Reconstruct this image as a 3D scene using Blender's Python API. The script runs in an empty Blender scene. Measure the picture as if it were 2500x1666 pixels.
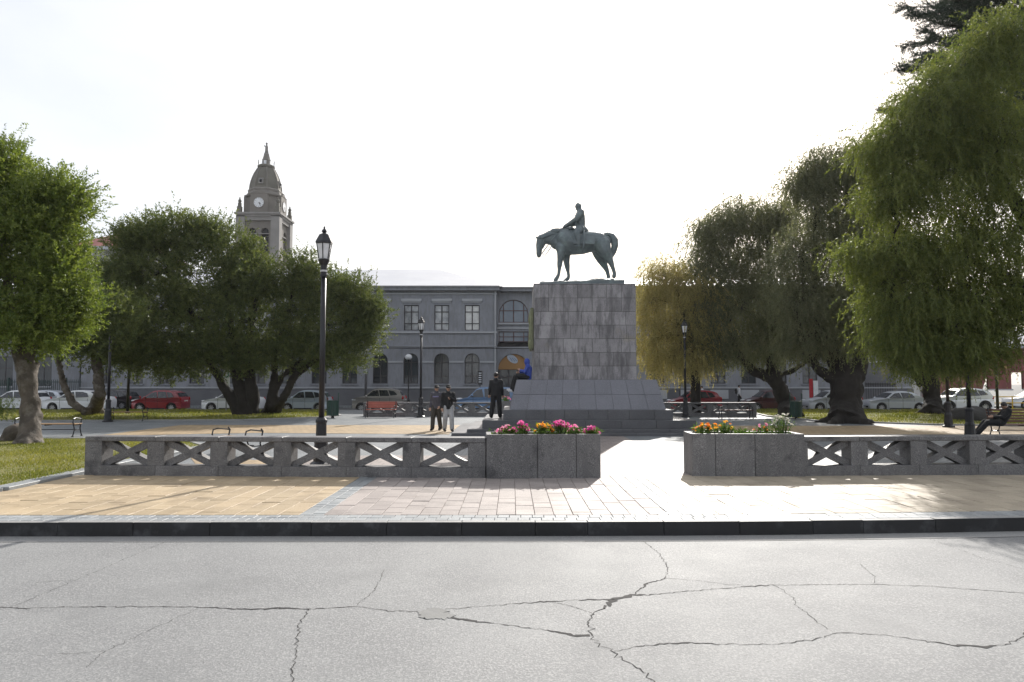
import bpy, bmesh, math, random
import numpy as np
from mathutils import Vector, Matrix
from mathutils.geometry import tessellate_polygon

random.seed(7)
rng = np.random.default_rng(7)
scene = bpy.context.scene
COL = scene.collection
R = math.radians

# ---------------------------------------------------------------- camera, sky, sun, exposure
F, CAMH = 1750.0, 1.85                      # focal length in photo pixels, camera height over the plaza
TH = math.atan(103.0 / F)                   # slight upward tilt: horizon lies 103 px under the centre
cam_data = bpy.data.cameras.new('camera')
cam = bpy.data.objects.new('camera', cam_data)
COL.objects.link(cam)
cam.location = (0, 0, CAMH)
cam.rotation_euler = (math.pi / 2 + TH, 0, 0)
cam_data.sensor_width = 36.0
cam_data.lens = 36.0 * F / 2500.0
cam_data.clip_end = 4000
scene.camera = cam

SUN_EL, SUN_AZ = R(31), math.atan2(0.29, 1.0)   # azimuth from +Y towards +X
sunv = Vector((math.sin(SUN_AZ) * math.cos(SUN_EL), math.cos(SUN_AZ) * math.cos(SUN_EL), math.sin(SUN_EL)))
sl = bpy.data.lights.new('sun', 'SUN')
sl.energy = 4.6
sl.angle = R(0.6)
sl.color = (1.0, 0.955, 0.89)
so = bpy.data.objects.new('sun', sl)
COL.objects.link(so)
so.rotation_euler = sunv.to_track_quat('Z', 'Y').to_euler()

world = bpy.data.worlds.new('World')
scene.world = world
world.use_nodes = True
wn = world.node_tree
wn.nodes.clear()
wo = wn.nodes.new('ShaderNodeOutputWorld')
wb = wn.nodes.new('ShaderNodeBackground')
sky = wn.nodes.new('ShaderNodeTexSky')
sky.sky_type = 'NISHITA'
sky.sun_disc = False
sky.sun_elevation = SUN_EL
sky.sun_rotation = SUN_AZ
sky.dust_density = 3.0
tc = wn.nodes.new('ShaderNodeTexCoord')
mp = wn.nodes.new('ShaderNodeMapping')
mp.inputs['Scale'].default_value = (1.0, 1.0, 2.6)
nz = wn.nodes.new('ShaderNodeTexNoise')
nz.inputs['Scale'].default_value = 1.7
nz.inputs['Detail'].default_value = 6
nz.inputs['Roughness'].default_value = 0.55
rp = wn.nodes.new('ShaderNodeValToRGB')
rp.color_ramp.elements[0].position = 0.34
rp.color_ramp.elements[0].color = (5.9, 6.05, 6.4, 1)      # thin grey-blue cloud
rp.color_ramp.elements[1].position = 0.58
rp.color_ramp.elements[1].color = (7.4, 7.4, 7.4, 1)      # bright white veil
mx = wn.nodes.new('ShaderNodeMixRGB')
mx.inputs['Fac'].default_value = 0.62
wn.links.new(tc.outputs['Generated'], mp.inputs['Vector'])
wn.links.new(mp.outputs['Vector'], nz.inputs['Vector'])
wn.links.new(nz.outputs['Fac'], rp.inputs['Fac'])
wn.links.new(sky.outputs['Color'], mx.inputs['Color1'])
wn.links.new(rp.outputs['Color'], mx.inputs['Color2'])
wn.links.new(mx.outputs['Color'], wb.inputs['Color'])
wb.inputs['Strength'].default_value = 0.12
wn.links.new(wb.outputs['Background'], wo.inputs['Surface'])

scene.view_settings.view_transform = 'Standard'
scene.view_settings.look = 'None'
scene.view_settings.exposure = 0.42
scene.view_settings.gamma = 1.0
scene.view_settings.use_curve_mapping = False
scene.render.engine = 'CYCLES'
scene.cycles.max_bounces = 8
scene.cycles.transparent_max_bounces = 8
scene.cycles.use_denoising = True

# ---------------------------------------------------------------- pixel -> place
def ray(px, py):
    u, v = (px - 1250.0) / F, (833.0 - py) / F
    return Vector((u, math.cos(TH) - v * math.sin(TH), math.sin(TH) + v * math.cos(TH)))
def G(px, py, z=0.0):                      # where the pixel's ray meets the ground
    d = ray(px, py)
    t = (z - CAMH) / d.z
    return Vector((d.x * t, d.y * t, z))
def P(px, py, Y):                          # where it meets the plane at depth Y
    d = ray(px, py)
    t = Y / d.y
    return Vector((d.x * t, Y, CAMH + d.z * t))

# ---------------------------------------------------------------- materials
MATS = {}
def nd(nt, t, **kw):
    n = nt.nodes.new(t)
    for k, v in kw.items():
        if k in n.inputs.keys():
            n.inputs[k].default_value = v
        else:
            setattr(n, k, v)
    return n
def rgb(c):
    return (c[0], c[1], c[2], 1.0)
def M(name, c1, c2=None, scale=6.0, rough=0.75, bump=0.0, bscale=40.0, rand=0.0, speck=None, sscale=90.0,
      metal=0.0, speck2=None, streak=None, coat=0.0, spec=0.5, rough2=None, blotch=None):
    """Principled material; c1-c2 mottled by world noise, speck = third colour in fine grains,
    streak = (colour, amount) vertical run-off stains, blotch = (colour, scale, lo, hi), rand = per-piece brightness spread."""
    if name in MATS:
        return MATS[name]
    m = bpy.data.materials.new(name)
    m.use_nodes = True
    nt = m.node_tree
    b = nt.nodes['Principled BSDF']
    L = nt.links.new
    geo = nd(nt, 'ShaderNodeNewGeometry')
    pos = geo.outputs['Position']
    c2 = c2 or tuple(x * 0.8 for x in c1)
    n1 = nd(nt, 'ShaderNodeTexNoise', Scale=scale, Detail=5.0, Roughness=0.6)
    L(pos, n1.inputs['Vector'])
    r1 = nd(nt, 'ShaderNodeValToRGB')
    r1.color_ramp.elements[0].position = 0.35
    r1.color_ramp.elements[1].position = 0.65
    r1.color_ramp.elements[0].color = rgb(c1)
    r1.color_ramp.elements[1].color = rgb(c2)
    L(n1.outputs['Fac'], r1.inputs['Fac'])
    out = r1.outputs['Color']
    if speck:
        n2 = nd(nt, 'ShaderNodeTexNoise', Scale=sscale, Detail=2.0)
        L(pos, n2.inputs['Vector'])
        r2 = nd(nt, 'ShaderNodeValToRGB')
        r2.color_ramp.elements[0].position = 0.5
        r2.color_ramp.elements[1].position = 0.6
        L(n2.outputs['Fac'], r2.inputs['Fac'])
        mxx = nd(nt, 'ShaderNodeMixRGB')
        mxx.inputs['Color2'].default_value = rgb(speck)
        L(r2.outputs['Color'], mxx.inputs['Fac'])
        L(out, mxx.inputs['Color1'])
        out = mxx.outputs['Color']
    if speck2:
        n6 = nd(nt, 'ShaderNodeTexNoise', Scale=speck2[1], Detail=3.0, Roughness=0.7)
        L(pos, n6.inputs['Vector'])
        r6 = nd(nt, 'ShaderNodeMapRange')
        r6.inputs['From Min'].default_value = 0.56
        r6.inputs['From Max'].default_value = 0.64
        L(n6.outputs['Fac'], r6.inputs['Value'])
        m6 = nd(nt, 'ShaderNodeMixRGB')
        m6.inputs['Color2'].default_value = rgb(speck2[0])
        L(r6.outputs['Result'], m6.inputs['Fac'])
        L(out, m6.inputs['Color1'])
        out = m6.outputs['Color']
    if blotch:
        n4 = nd(nt, 'ShaderNodeTexNoise', Scale=blotch[1], Detail=6.0, Roughness=0.65)
        L(pos, n4.inputs['Vector'])
        r4 = nd(nt, 'ShaderNodeMapRange')
        r4.inputs['From Min'].default_value = blotch[2]
        r4.inputs['From Max'].default_value = blotch[3]
        L(n4.outputs['Fac'], r4.inputs['Value'])
        m4 = nd(nt, 'ShaderNodeMixRGB')
        m4.inputs['Color2'].default_value = rgb(blotch[0])
        L(r4.outputs['Result'], m4.inputs['Fac'])
        L(out, m4.inputs['Color1'])
        out = m4.outputs['Color']
    if streak:
        mpn = nd(nt, 'ShaderNodeMapping')
        mpn.inputs['Scale'].default_value = (4.2, 4.2, 1.0)
        L(pos, mpn.inputs['Vector'])
        n3 = nd(nt, 'ShaderNodeTexNoise', Scale=1.0, Detail=7.0, Roughness=0.7)
        L(mpn.outputs['Vector'], n3.inputs['Vector'])
        r3 = nd(nt, 'ShaderNodeMapRange')
        r3.inputs['From Min'].default_value = 0.46
        r3.inputs['From Max'].default_value = 0.60
        r3.inputs['To Max'].default_value = streak[1]
        L(n3.outputs['Fac'], r3.inputs['Value'])
        m3 = nd(nt, 'ShaderNodeMixRGB')
        m3.inputs['Color2'].default_value = rgb(streak[0])
        L(r3.outputs['Result'], m3.inputs['Fac'])
        L(out, m3.inputs['Color1'])
        out = m3.outputs['Color']
    if rand > 0:
        oi = nd(nt, 'ShaderNodeObjectInfo')
        mr = nd(nt, 'ShaderNodeMapRange')
        mr.inputs['To Min'].default_value = 1.0 - rand
        mr.inputs['To Max'].default_value = 1.0 + rand
        L(oi.outputs['Random'], mr.inputs['Value'])
        hs = nd(nt, 'ShaderNodeHueSaturation')
        L(mr.outputs['Result'], hs.inputs['Value'])
        L(out, hs.inputs['Color'])
        out = hs.outputs['Color']
    L(out, b.inputs['Base Color'])
    b.inputs['Roughness'].default_value = rough
    if rough2 is not None:
        n5 = nd(nt, 'ShaderNodeTexNoise', Scale=1.3, Detail=5.0)
        L(pos, n5.inputs['Vector'])
        r5 = nd(nt, 'ShaderNodeMapRange')
        r5.inputs['From Min'].default_value = 0.35
        r5.inputs['From Max'].default_value = 0.65
        r5.inputs['To Min'].default_value = rough
        r5.inputs['To Max'].default_value = rough2
        L(n5.outputs['Fac'], r5.inputs['Value'])
        L(r5.outputs['Result'], b.inputs['Roughness'])
    b.inputs['Metallic'].default_value = metal
    b.inputs['Specular IOR Level'].default_value = spec
    b.inputs['Coat Weight'].default_value = coat
    b.inputs['Coat Roughness'].default_value = 0.06
    if bump > 0:
        nb = nd(nt, 'ShaderNodeTexNoise', Scale=bscale, Detail=6.0, Roughness=0.65)
        L(pos, nb.inputs['Vector'])
        bp = nd(nt, 'ShaderNodeBump')
        bp.inputs['Strength'].default_value = 1.0
        bp.inputs['Distance'].default_value = bump
        L(nb.outputs['Fac'], bp.inputs['Height'])
        L(bp.outputs['Normal'], b.inputs['Normal'])
    MATS[name] = m
    return m
def leafmat(name, ca, cb, trans, transcol):
    """Leaf: diffuse + translucent, colour ramp over a per-leaf random attribute."""
    m = bpy.data.materials.new(name)
    m.use_nodes = True
    nt = m.node_tree
    nt.nodes.clear()
    L = nt.links.new
    o = nd(nt, 'ShaderNodeOutputMaterial')
    at = nd(nt, 'ShaderNodeAttribute', attribute_name='rnd')
    r1 = nd(nt, 'ShaderNodeValToRGB')
    r1.color_ramp.elements[0].color = rgb(ca)
    r1.color_ramp.elements[1].color = rgb(cb)
    L(at.outputs['Fac'], r1.inputs['Fac'])
    df = nd(nt, 'ShaderNodeBsdfPrincipled')
    df.inputs['Roughness'].default_value = 0.55
    df.inputs['Specular IOR Level'].default_value = 0.35
    L(r1.outputs['Color'], df.inputs['Base Color'])
    mu = nd(nt, 'ShaderNodeMixRGB', blend_type='MULTIPLY')
    mu.inputs['Fac'].default_value = 1.0
    mu.inputs['Color2'].default_value = rgb(transcol)
    L(r1.outputs['Color'], mu.inputs['Color1'])
    tr = nd(nt, 'ShaderNodeBsdfTranslucent')
    L(mu.outputs['Color'], tr.inputs['Color'])
    mi = nd(nt, 'ShaderNodeMixShader')
    mi.inputs['Fac'].default_value = trans
    L(df.outputs['BSDF'], mi.inputs[1])
    L(tr.outputs['BSDF'], mi.inputs[2])
    L(mi.outputs['Shader'], o.inputs['Surface'])
    MATS[name] = m
    return m

# ---------------------------------------------------------------- mesh building
class MB:
    def __init__(self):
        self.v, self.f = [], []
    def add(self, vs, fs):
        o = len(self.v)
        self.v += [tuple(p) for p in vs]
        self.f += [tuple(i + o for i in q) for q in fs]
        return self
    def hexa(self, p):                       # 8 points: bottom ring 0-3, top ring 4-7
        return self.add(p, [(3, 2, 1, 0), (4, 5, 6, 7), (0, 1, 5, 4), (1, 2, 6, 5), (2, 3, 7, 6), (3, 0, 4, 7)])
    def box(self, x0, x1, y0, y1, z0, z1):
        return self.hexa([(x0, y0, z0), (x1, y0, z0), (x1, y1, z0), (x0, y1, z0),
                          (x0, y0, z1), (x1, y0, z1), (x1, y1, z1), (x0, y1, z1)])
    def cbox(self, c, s, mat=None):
        m = MB().box(-s[0] / 2, s[0] / 2, -s[1] / 2, s[1] / 2, -s[2] / 2, s[2] / 2)
        T = Matrix.Translation(c) @ (mat.to_4x4() if mat else Matrix())
        return self.add([T @ Vector(p) for p in m.v], m.f)
    def bar(self, a, b, w, h, up=(0, 0, 1)):  # rectangular bar from a to b
        a, b = Vector(a), Vector(b)
        d = (b - a).normalized()
        s = d.cross(Vector(up))
        if s.length < 1e-4:
            s = d.cross(Vector((0, 1, 0)))
        s.normalize()
        u = s.cross(d)
        s, u = s * w / 2, u * h / 2
        return self.hexa([a - s - u, a + s - u, b + s - u, b - s - u, a - s + u, a + s + u, b + s + u, b - s + u])
    def tube(self, path, rad, n=8, cap=True, ell=None, wob=0.0):
        path = [Vector(p) for p in path]
        k = len(path)
        rad = [rad] * k if isinstance(rad, (int, float)) else list(rad)
        rings = []
        prev = None
        for i, p in enumerate(path):
            d = (path[min(i + 1, k - 1)] - path[max(i - 1, 0)])
            d = d.normalized() if d.length > 1e-9 else Vector((0, 0, 1))
            if prev is None:
                ref = Vector((0, 1, 0)) if abs(d.y) < 0.9 else Vector((1, 0, 0))
                s = d.cross(ref).normalized()
            else:
                s = (prev - d * prev.dot(d)).normalized()
            prev = s
            u = d.cross(s)
            e = ell[i] if ell else 1.0
            ring = []
            for j in range(n):
                a = 2 * math.pi * j / n
                r = rad[i] * (1 + (wob * math.sin(3 * a + i * 0.9) + wob * 0.7 * math.sin(5 * a - i * 1.7)) if wob else 1)
                ring.append(p + s * (math.cos(a) * r) + u * (math.sin(a) * r * e))
            rings.append(ring)
        vs = [p for r_ in rings for p in r_]
        fs = []
        for i in range(k - 1):
            for j in range(n):
                fs.append((i * n + j, i * n + (j + 1) % n, (i + 1) * n + (j + 1) % n, (i + 1) * n + j))
        if cap:
            fs.append(tuple(range(n - 1, -1, -1)))
            fs.append(tuple((k - 1) * n + j for j in range(n)))
        return self.add(vs, fs)
    def lathe(self, prof, n=16, c=(0, 0, 0), rot=0.0, cap=True, sx=1.0, sy=1.0):
        vs, fs = [], []
        for r, z in prof:
            for j in range(n):
                a = 2 * math.pi * j / n + rot
                vs.append((c[0] + math.cos(a) * r * sx, c[1] + math.sin(a) * r * sy, c[2] + z))
        for i in range(len(prof) - 1):
            for j in range(n):
                fs.append((i * n + j, i * n + (j + 1) % n, (i + 1) * n + (j + 1) % n, (i + 1) * n + j))
        if cap:
            fs.append(tuple(range(n - 1, -1, -1)))
            fs.append(tuple((len(prof) - 1) * n + j for j in range(n)))
        return self.add(vs, fs)
    def ball(self, c, r, n=10, m=7, s=(1, 1, 1), rot=None):
        vs, fs = [], []
        for i in range(1, m):
            t = math.pi * i / m
            for j in range(n):
                a = 2 * math.pi * j / n
                vs.append(Vector((r * s[0] * math.sin(t) * math.cos(a), r * s[1] * math.sin(t) * math.sin(a), r * s[2] * math.cos(t))))
        vs += [Vector((0, 0, r * s[2])), Vector((0, 0, -r * s[2]))]
        for i in range(m - 2):
            for j in range(n):
                fs.append((i * n + j, (i + 1) * n + j, (i + 1) * n + (j + 1) % n, i * n + (j + 1) % n))
        k = (m - 1) * n
        for j in range(n):
            fs.append((k, j, (j + 1) % n))
            fs.append((k + 1, (m - 2) * n + (j + 1) % n, (m - 2) * n + j))
        if rot:
            vs = [rot @ p for p in vs]
        return self.add([p + Vector(c) for p in vs], fs)
    def prism(self, poly, fn, a, b):         # 2-D polygon extruded from a to b; fn(u,v,w) -> point
        n = len(poly)
        vs = [fn(u, v, a) for u, v in poly] + [fn(u, v, b) for u, v in poly]
        tri = tessellate_polygon([[Vector((u, v, 0)) for u, v in poly]])
        fs = [tuple(t) for t in tri] + [tuple(i + n for i in reversed(t)) for t in tri]
        fs += [(i, (i + 1) % n, (i + 1) % n + n, i + n) for i in range(n)]
        return self.add(vs, fs)
    def mesh(self, name='m', smooth=False, bevel=0.0, seg=1, fix=True):
        me = bpy.data.meshes.new(name)
        me.from_pydata(self.v, [], self.f)
        if bevel > 0 or fix:
            bm = bmesh.new()
            bm.from_mesh(me)
            if bevel > 0:
                bmesh.ops.remove_doubles(bm, verts=bm.verts, dist=1e-5)
                bmesh.ops.recalc_face_normals(bm, faces=bm.faces)
                es = [e for e in bm.edges if len(e.link_faces) == 2 and e.calc_face_angle(0) > 0.5]
                bmesh.ops.bevel(bm, geom=es, offset=bevel, segments=seg, affect='EDGES', clamp_overlap=True)
            bmesh.ops.recalc_face_normals(bm, faces=bm.faces)
            bm.to_mesh(me)
            bm.free()
        if smooth:
            me.polygons.foreach_set('use_smooth', [True] * len(me.polygons))
        me.update()
        return me
    def build(self, name, mat, parent=None, **kw):
        return link(name, self.mesh(name, **kw), mat, parent)
def link(name, me, mat=None, parent=None, loc=None, rotz=0.0):
    if mat and not me.materials:
        me.materials.append(mat)
    o = bpy.data.objects.new(name, me)
    COL.objects.link(o)
    if parent:
        o.parent = parent
    if loc is not None:
        o.location = loc
    if rotz:
        o.rotation_euler.z = rotz
    return o
def thing(name, label, cat, loc=(0, 0, 0), rotz=0.0, group=None):
    o = bpy.data.objects.new(name, None)
    o.empty_display_size = 0.2
    COL.objects.link(o)
    o.location = loc
    o.rotation_euler.z = rotz
    return tag(o, label, cat, group)
def tag(o, label=None, cat=None, group=None, kind=None):
    if label: o['label'] = label
    if cat: o['category'] = cat
    if group: o['group'] = group
    if kind: o['kind'] = kind
    return o
def struct(o):
    o['kind'] = 'structure'
    return o
def remeshed(mb, voxel, smooth=4, name='m'):  # one continuous skin over overlapping solids
    me = mb.mesh(name)
    o = bpy.data.objects.new('tmp', me)
    COL.objects.link(o)
    r = o.modifiers.new('r', 'REMESH')
    r.mode = 'VOXEL'
    r.voxel_size = voxel
    if smooth:
        s = o.modifiers.new('s', 'SMOOTH')
        s.iterations = smooth
        s.factor = 0.5
    dg = bpy.context.evaluated_depsgraph_get()
    out = bpy.data.meshes.new_from_object(o.evaluated_get(dg))
    out.name = name
    bpy.data.objects.remove(o)
    out.polygons.foreach_set('use_smooth', [True] * len(out.polygons))
    return out
def patch_block(c, u0, u1, v0, v1, gap, inn, out):
    """A stone on a four-cornered face c = (p00,p10,p11,p01): slab over u0-u1, v0-v1, joints of width gap."""
    c = [Vector(p) for p in c]
    nrm = (c[1] - c[0]).cross(c[3] - c[0]).normalized()
    lu, lv = (c[1] - c[0]).length, (c[3] - c[0]).length
    gu, gv = gap / 2 / lu, gap / 2 / lv
    def B(u, v):
        return (c[0] * (1 - u) + c[1] * u) * (1 - v) + (c[3] * (1 - u) + c[2] * u) * v
    q = [B(u0 + gu, v0 + gv), B(u1 - gu, v0 + gv), B(u1 - gu, v1 - gv), B(u0 + gu, v1 - gv)]
    return MB().hexa([p + nrm * inn for p in q] + [p + nrm * out for p in q])
def face_from_holes(outer, holes, fn, depth, mb):
    """Wall sheet with openings: outer/holes are (u,v) loops; fn(u,v,w) -> point; reveals go back by depth."""
    loops = [outer] + holes
    flat = [p for l in loops for p in l]
    tri = tessellate_polygon([[Vector((u, v, 0)) for u, v in l] for l in loops])
    o = [fn(u, v, 0) for u, v in flat]
    mb.add(o, [tuple(t) for t in tri])
    for h in holes:
        n = len(h)
        mb.add([fn(u, v, 0) for u, v in h] + [fn(u, v, depth) for u, v in h],
               [(i, (i + 1) % n, (i + 1) % n + n, i + n) for i in range(n)])
# ================================================================ THE SETTING
granite = M('granite', (0.125, 0.121, 0.123), (0.085, 0.083, 0.086), 3.0, 0.55, 0.0015, 160, 0.12, speck=(0.26, 0.255, 0.255), sscale=95,
            blotch=((0.04, 0.04, 0.045), 1.6, 0.56, 0.72), spec=0.4, streak=((0.07, 0.07, 0.07), 0.3))
granite_dark = M('granite_dark', (0.16, 0.16, 0.165), (0.115, 0.115, 0.12), 3.0, 0.5, 0.0015, 160, 0.12, speck=(0.25, 0.25, 0.255), sscale=60,
                 blotch=((0.06, 0.06, 0.066), 1.8, 0.52, 0.7))
mortar = M('mortar', (0.10, 0.10, 0.10), (0.07, 0.07, 0.07), 8)
m_road = M('worn_road', (0.228, 0.231, 0.231), (0.185, 0.187, 0.189), 0.9, 0.72, 0.007, 60, speck=(0.29, 0.29, 0.287), sscale=60, speck2=((0.16, 0.16, 0.162), 46), rough2=0.67,
           blotch=((0.165, 0.167, 0.168), 0.5, 0.54, 0.78), spec=0.3)
m_gutter = M('gutter_concrete', (0.25, 0.25, 0.248), (0.20, 0.20, 0.198), 2.5, 0.65, 0.003, 60, speck=(0.34, 0.335, 0.32), sscale=70)
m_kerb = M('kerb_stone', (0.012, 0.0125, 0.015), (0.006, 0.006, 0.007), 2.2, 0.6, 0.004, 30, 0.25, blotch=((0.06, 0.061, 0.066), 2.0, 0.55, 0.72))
m_yel = M('yellow_paver', (0.42, 0.33, 0.215), (0.36, 0.275, 0.175), 1.2, 0.5, 0.0025, 60, 0.12, speck=(0.47, 0.38, 0.26), sscale=60,
          blotch=((0.25, 0.19, 0.125), 1.1, 0.52, 0.75), rough2=0.66, spec=0.22)
m_pink = M('pink_paver', (0.32, 0.285, 0.265), (0.27, 0.24, 0.225), 1.4, 0.5, 0.0025, 60, 0.14, speck=(0.40, 0.345, 0.32), sscale=60,
           blotch=((0.21, 0.185, 0.17), 1.1, 0.52, 0.75), rough2=0.66, spec=0.22)
m_gpav = M('grey_paver', (0.27, 0.285, 0.29), (0.21, 0.225, 0.235), 1.6, 0.45, 0.003, 60, 0.12, speck=(0.33, 0.34, 0.345), sscale=60, rough2=0.66, spec=0.25)
m_joint = M('joint_sand', (0.17, 0.15, 0.125), (0.12, 0.105, 0.09), 12, 0.95, 0.003, 120)
m_crack = M('crack_tar', (0.03, 0.028, 0.027), (0.018, 0.017, 0.017), 9, 0.9)
m_patch = M('repair_mortar', (0.20, 0.20, 0.195), (0.16, 0.16, 0.155), 6, 0.8, 0.004, 50)
m_soil = M('soil', (0.07, 0.052, 0.035), (0.045, 0.033, 0.022), 6, 0.95, 0.01, 25)
m_turf = M('turf', (0.125, 0.14, 0.032), (0.18, 0.155, 0.052), 1.6, 0.9, 0.012, 40, blotch=((0.17, 0.13, 0.06), 0.7, 0.55, 0.8))
m_ground = M('far_ground', (0.16, 0.16, 0.155), (0.12, 0.12, 0.115), 0.3, 0.9)

ROADZ = -0.19
def sheet(name, pts, z, mat):
    me = bpy.data.meshes.new(name)
    me.from_pydata([(p[0], p[1], z) for p in pts], [], [tuple(range(len(pts)))])
    return struct(link(name, me, mat))
sheet('ground', [(-900, -300), (900, -300), (900, 1500), (-900, 1500)], -0.5, m_ground)

def kerbY(x): return 9.66 + (0.0066 * min(x, 9) ** 2 if x > 0 else -0.0004 * x * x)   # front line of the kerb
# near road: surface follows the kerb line
xs = [-45 + i * 1.5 for i in range(61)]
road = MB()
road.add([(x, -14, ROADZ) for x in xs] + [(x, kerbY(max(-14, min(14, x))) - 0.30, ROADZ) for x in xs],
         [(i, i + 1, i + 62, i + 61) for i in range(60)])
road = struct(road.build('road', m_road, fix=False))
gut = MB()
for i in range(60):
    a, b = xs[i], xs[i + 1]
    ya, yb = kerbY(max(-14, min(14, a))), kerbY(max(-14, min(14, b)))
    gut.hexa([(a, ya - 0.29, ROADZ - 0.1), (b, yb - 0.29, ROADZ - 0.1), (b, yb + 0.03, ROADZ - 0.1), (a, ya + 0.03, ROADZ - 0.1),
              (a, ya - 0.29, ROADZ + 0.004), (b, yb - 0.29, ROADZ + 0.004), (b, yb + 0.03, ROADZ + 0.010), (a, ya + 0.03, ROADZ + 0.010)])
gut = struct(gut.build('gutter', m_gutter))
jt = MB()
for i in range(60):                                       # open joint between gutter and road
    a, b = xs[i], xs[i + 1]
    ya, yb = kerbY(max(-14, min(14, a))) - .305, kerbY(max(-14, min(14, b))) - .305
    jt.add([(a, ya, ROADZ + .003), (b, yb, ROADZ + .003), (b, yb + .012, ROADZ + .003), (a, ya + .012, ROADZ + .003)], [(0, 1, 2, 3)])
jt.build('joint', m_crack, gut, fix=False)
# kerb: single stones
kerb = struct(MB().box(-45, 45, 10.4, 10.5, -0.3, -0.036).build('kerb', m_soil))
x = -14.0
while x < 14.0:
    w = random.choice([0.98, 1.0, 1.02, 0.7, 1.35])
    a, b = x + 0.0015, x + w - 0.0015
    ya, yb = kerbY(a), kerbY(b)
    j = random.uniform(-0.006, 0.006)
    top = random.uniform(-0.004, 0.004)
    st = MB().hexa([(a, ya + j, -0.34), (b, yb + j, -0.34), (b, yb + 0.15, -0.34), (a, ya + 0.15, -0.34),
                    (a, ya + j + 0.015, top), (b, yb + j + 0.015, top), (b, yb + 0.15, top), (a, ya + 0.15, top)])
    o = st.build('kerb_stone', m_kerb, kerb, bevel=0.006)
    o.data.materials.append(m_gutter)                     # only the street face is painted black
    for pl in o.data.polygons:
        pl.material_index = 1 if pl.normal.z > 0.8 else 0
    x += w
for sgn in (-1, 1):
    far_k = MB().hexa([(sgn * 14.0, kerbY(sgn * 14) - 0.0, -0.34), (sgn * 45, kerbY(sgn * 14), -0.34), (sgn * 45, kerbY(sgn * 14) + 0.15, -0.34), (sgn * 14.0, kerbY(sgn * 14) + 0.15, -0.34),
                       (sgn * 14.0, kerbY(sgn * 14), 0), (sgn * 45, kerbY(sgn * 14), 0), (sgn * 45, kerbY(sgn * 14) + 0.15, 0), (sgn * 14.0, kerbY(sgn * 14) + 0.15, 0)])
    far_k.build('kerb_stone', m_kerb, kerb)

# cracks in the road, each one a jagged strip let into the surface
def crack(pts, wid, jag=0.010):
    """pts: (px,py[,w]) along the crack"""
    g = [(G(p[0], p[1], ROADZ), (p[2] * 1.15 if len(p) > 2 else wid * .7)) for p in pts]
    path = []
    for (a, wa), (b, wb) in zip(g[:-1], g[1:]):
        n = max(2, int((b - a).length / 0.035))
        for i in range(n):
            t = i / n
            q = a.lerp(b, t)
            path.append((q + Vector((random.gauss(0, jag), random.gauss(0, jag), 0)), (wa * (1 - t) + wb * t) * random.uniform(0.35, 1.5)))
    path.append(g[-1])
    vs, fs = [], []
    for i, (p, w) in enumerate(path):
        d = path[min(i + 1, len(path) - 1)][0] - path[max(i - 1, 0)][0]
        d = Vector((d.x, d.y, 0)).normalized()
        s = Vector((-d.y, d.x, 0)) * w / 2
        vs += [(p.x - s.x, p.y - s.y, ROADZ + 0.003), (p.x + s.x, p.y + s.y, ROADZ + 0.003)]
        if i:
            fs.append((2 * i - 2, 2 * i - 1, 2 * i + 1, 2 * i))
    MB().add(vs, fs).build('crack', m_crack, road, fix=False)
crack([(-60, 1482), (60, 1486), (160, 1483), (330, 1481), (480, 1483), (620, 1488, .022), (700, 1486, .03), (758, 1488), (870, 1482), (960, 1492), (1020, 1494)], 0.016)
crack([(-30, 1500), (40, 1478), (185, 1417), (340, 1350), (405, 1322)], 0.006)
crack([(90, 1422), (185, 1417)], 0.006)
crack([(870, 1478), (915, 1443), (938, 1392)], 0.007)
crack([(758, 1488), (730, 1522), (728, 1560), (722, 1600), (715, 1635), (712, 1680)], 0.010)
crack([(478, 1488), (300, 1570), (258, 1590), (90, 1602)], 0.005)
crack([(258, 1590), (210, 1630)], 0.005)
crack([(1085, 1489), (1150, 1484), (1250, 1475), (1310, 1471, .02), (1400, 1466), (1480, 1464, .03), (1510, 1462, .06), (1545, 1453, .05), (1600, 1452), (1690, 1443), (1790, 1436), (1850, 1431, .02), (1890, 1429), (2050, 1428), (2140, 1428), (2260, 1431), (2420, 1443), (2560, 1453)], 0.012)
crack([(1098, 1508, .03), (1140, 1515, .035), (1200, 1522), (1250, 1529), (1320, 1537), (1400, 1551, .03), (1440, 1552, .04)], 0.014)
crack([(1500, 1465, .05), (1470, 1490), (1446, 1498), (1440, 1512), (1436, 1525), (1442, 1545), (1455, 1568), (1500, 1598), (1550, 1628), (1600, 1668)], 0.013, 0.016)
crack([(1350, 1471), (1400, 1482), (1446, 1498)], 0.008)
crack([(1545, 1453), (1580, 1426, .02), (1625, 1412), (1630, 1385), (1610, 1352), (1568, 1320)], 0.010)
crack([(1625, 1412), (1700, 1418), (1780, 1428), (1850, 1431)], 0.006)
crack([(1890, 1429), (1935, 1458), (1945, 1480), (1990, 1515), (2020, 1537)], 0.007)
crack([(1500, 1591), (1560, 1580), (1665, 1570, .02), (1750, 1573), (1850, 1575), (1930, 1570), (1990, 1562), (2050, 1545), (2160, 1552), (2240, 1563), (2330, 1576, .022), (2400, 1580, .03), (2450, 1576), (2490, 1560), (2510, 1530)], 0.011)
crack([(2135, 1425), (2137, 1410), (2100, 1378)], 0.005)
crack([(2270, 1316), (2400, 1364), (2520, 1395)], 0.005)
pq = [G(px, py, ROADZ) for px, py in ((1018, 1498), (1035, 1489), (1060, 1485), (1085, 1489), (1092, 1497), (1110, 1507), (1085, 1513), (1050, 1512), (1028, 1510))]
pp = []
for a, b in zip(pq, pq[1:] + pq[:1]):                     # ragged outline
    for q in range(5):
        pp.append(a.lerp(b, q / 5) + Vector((random.gauss(0, .014), random.gauss(0, .014), 0)))
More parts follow.
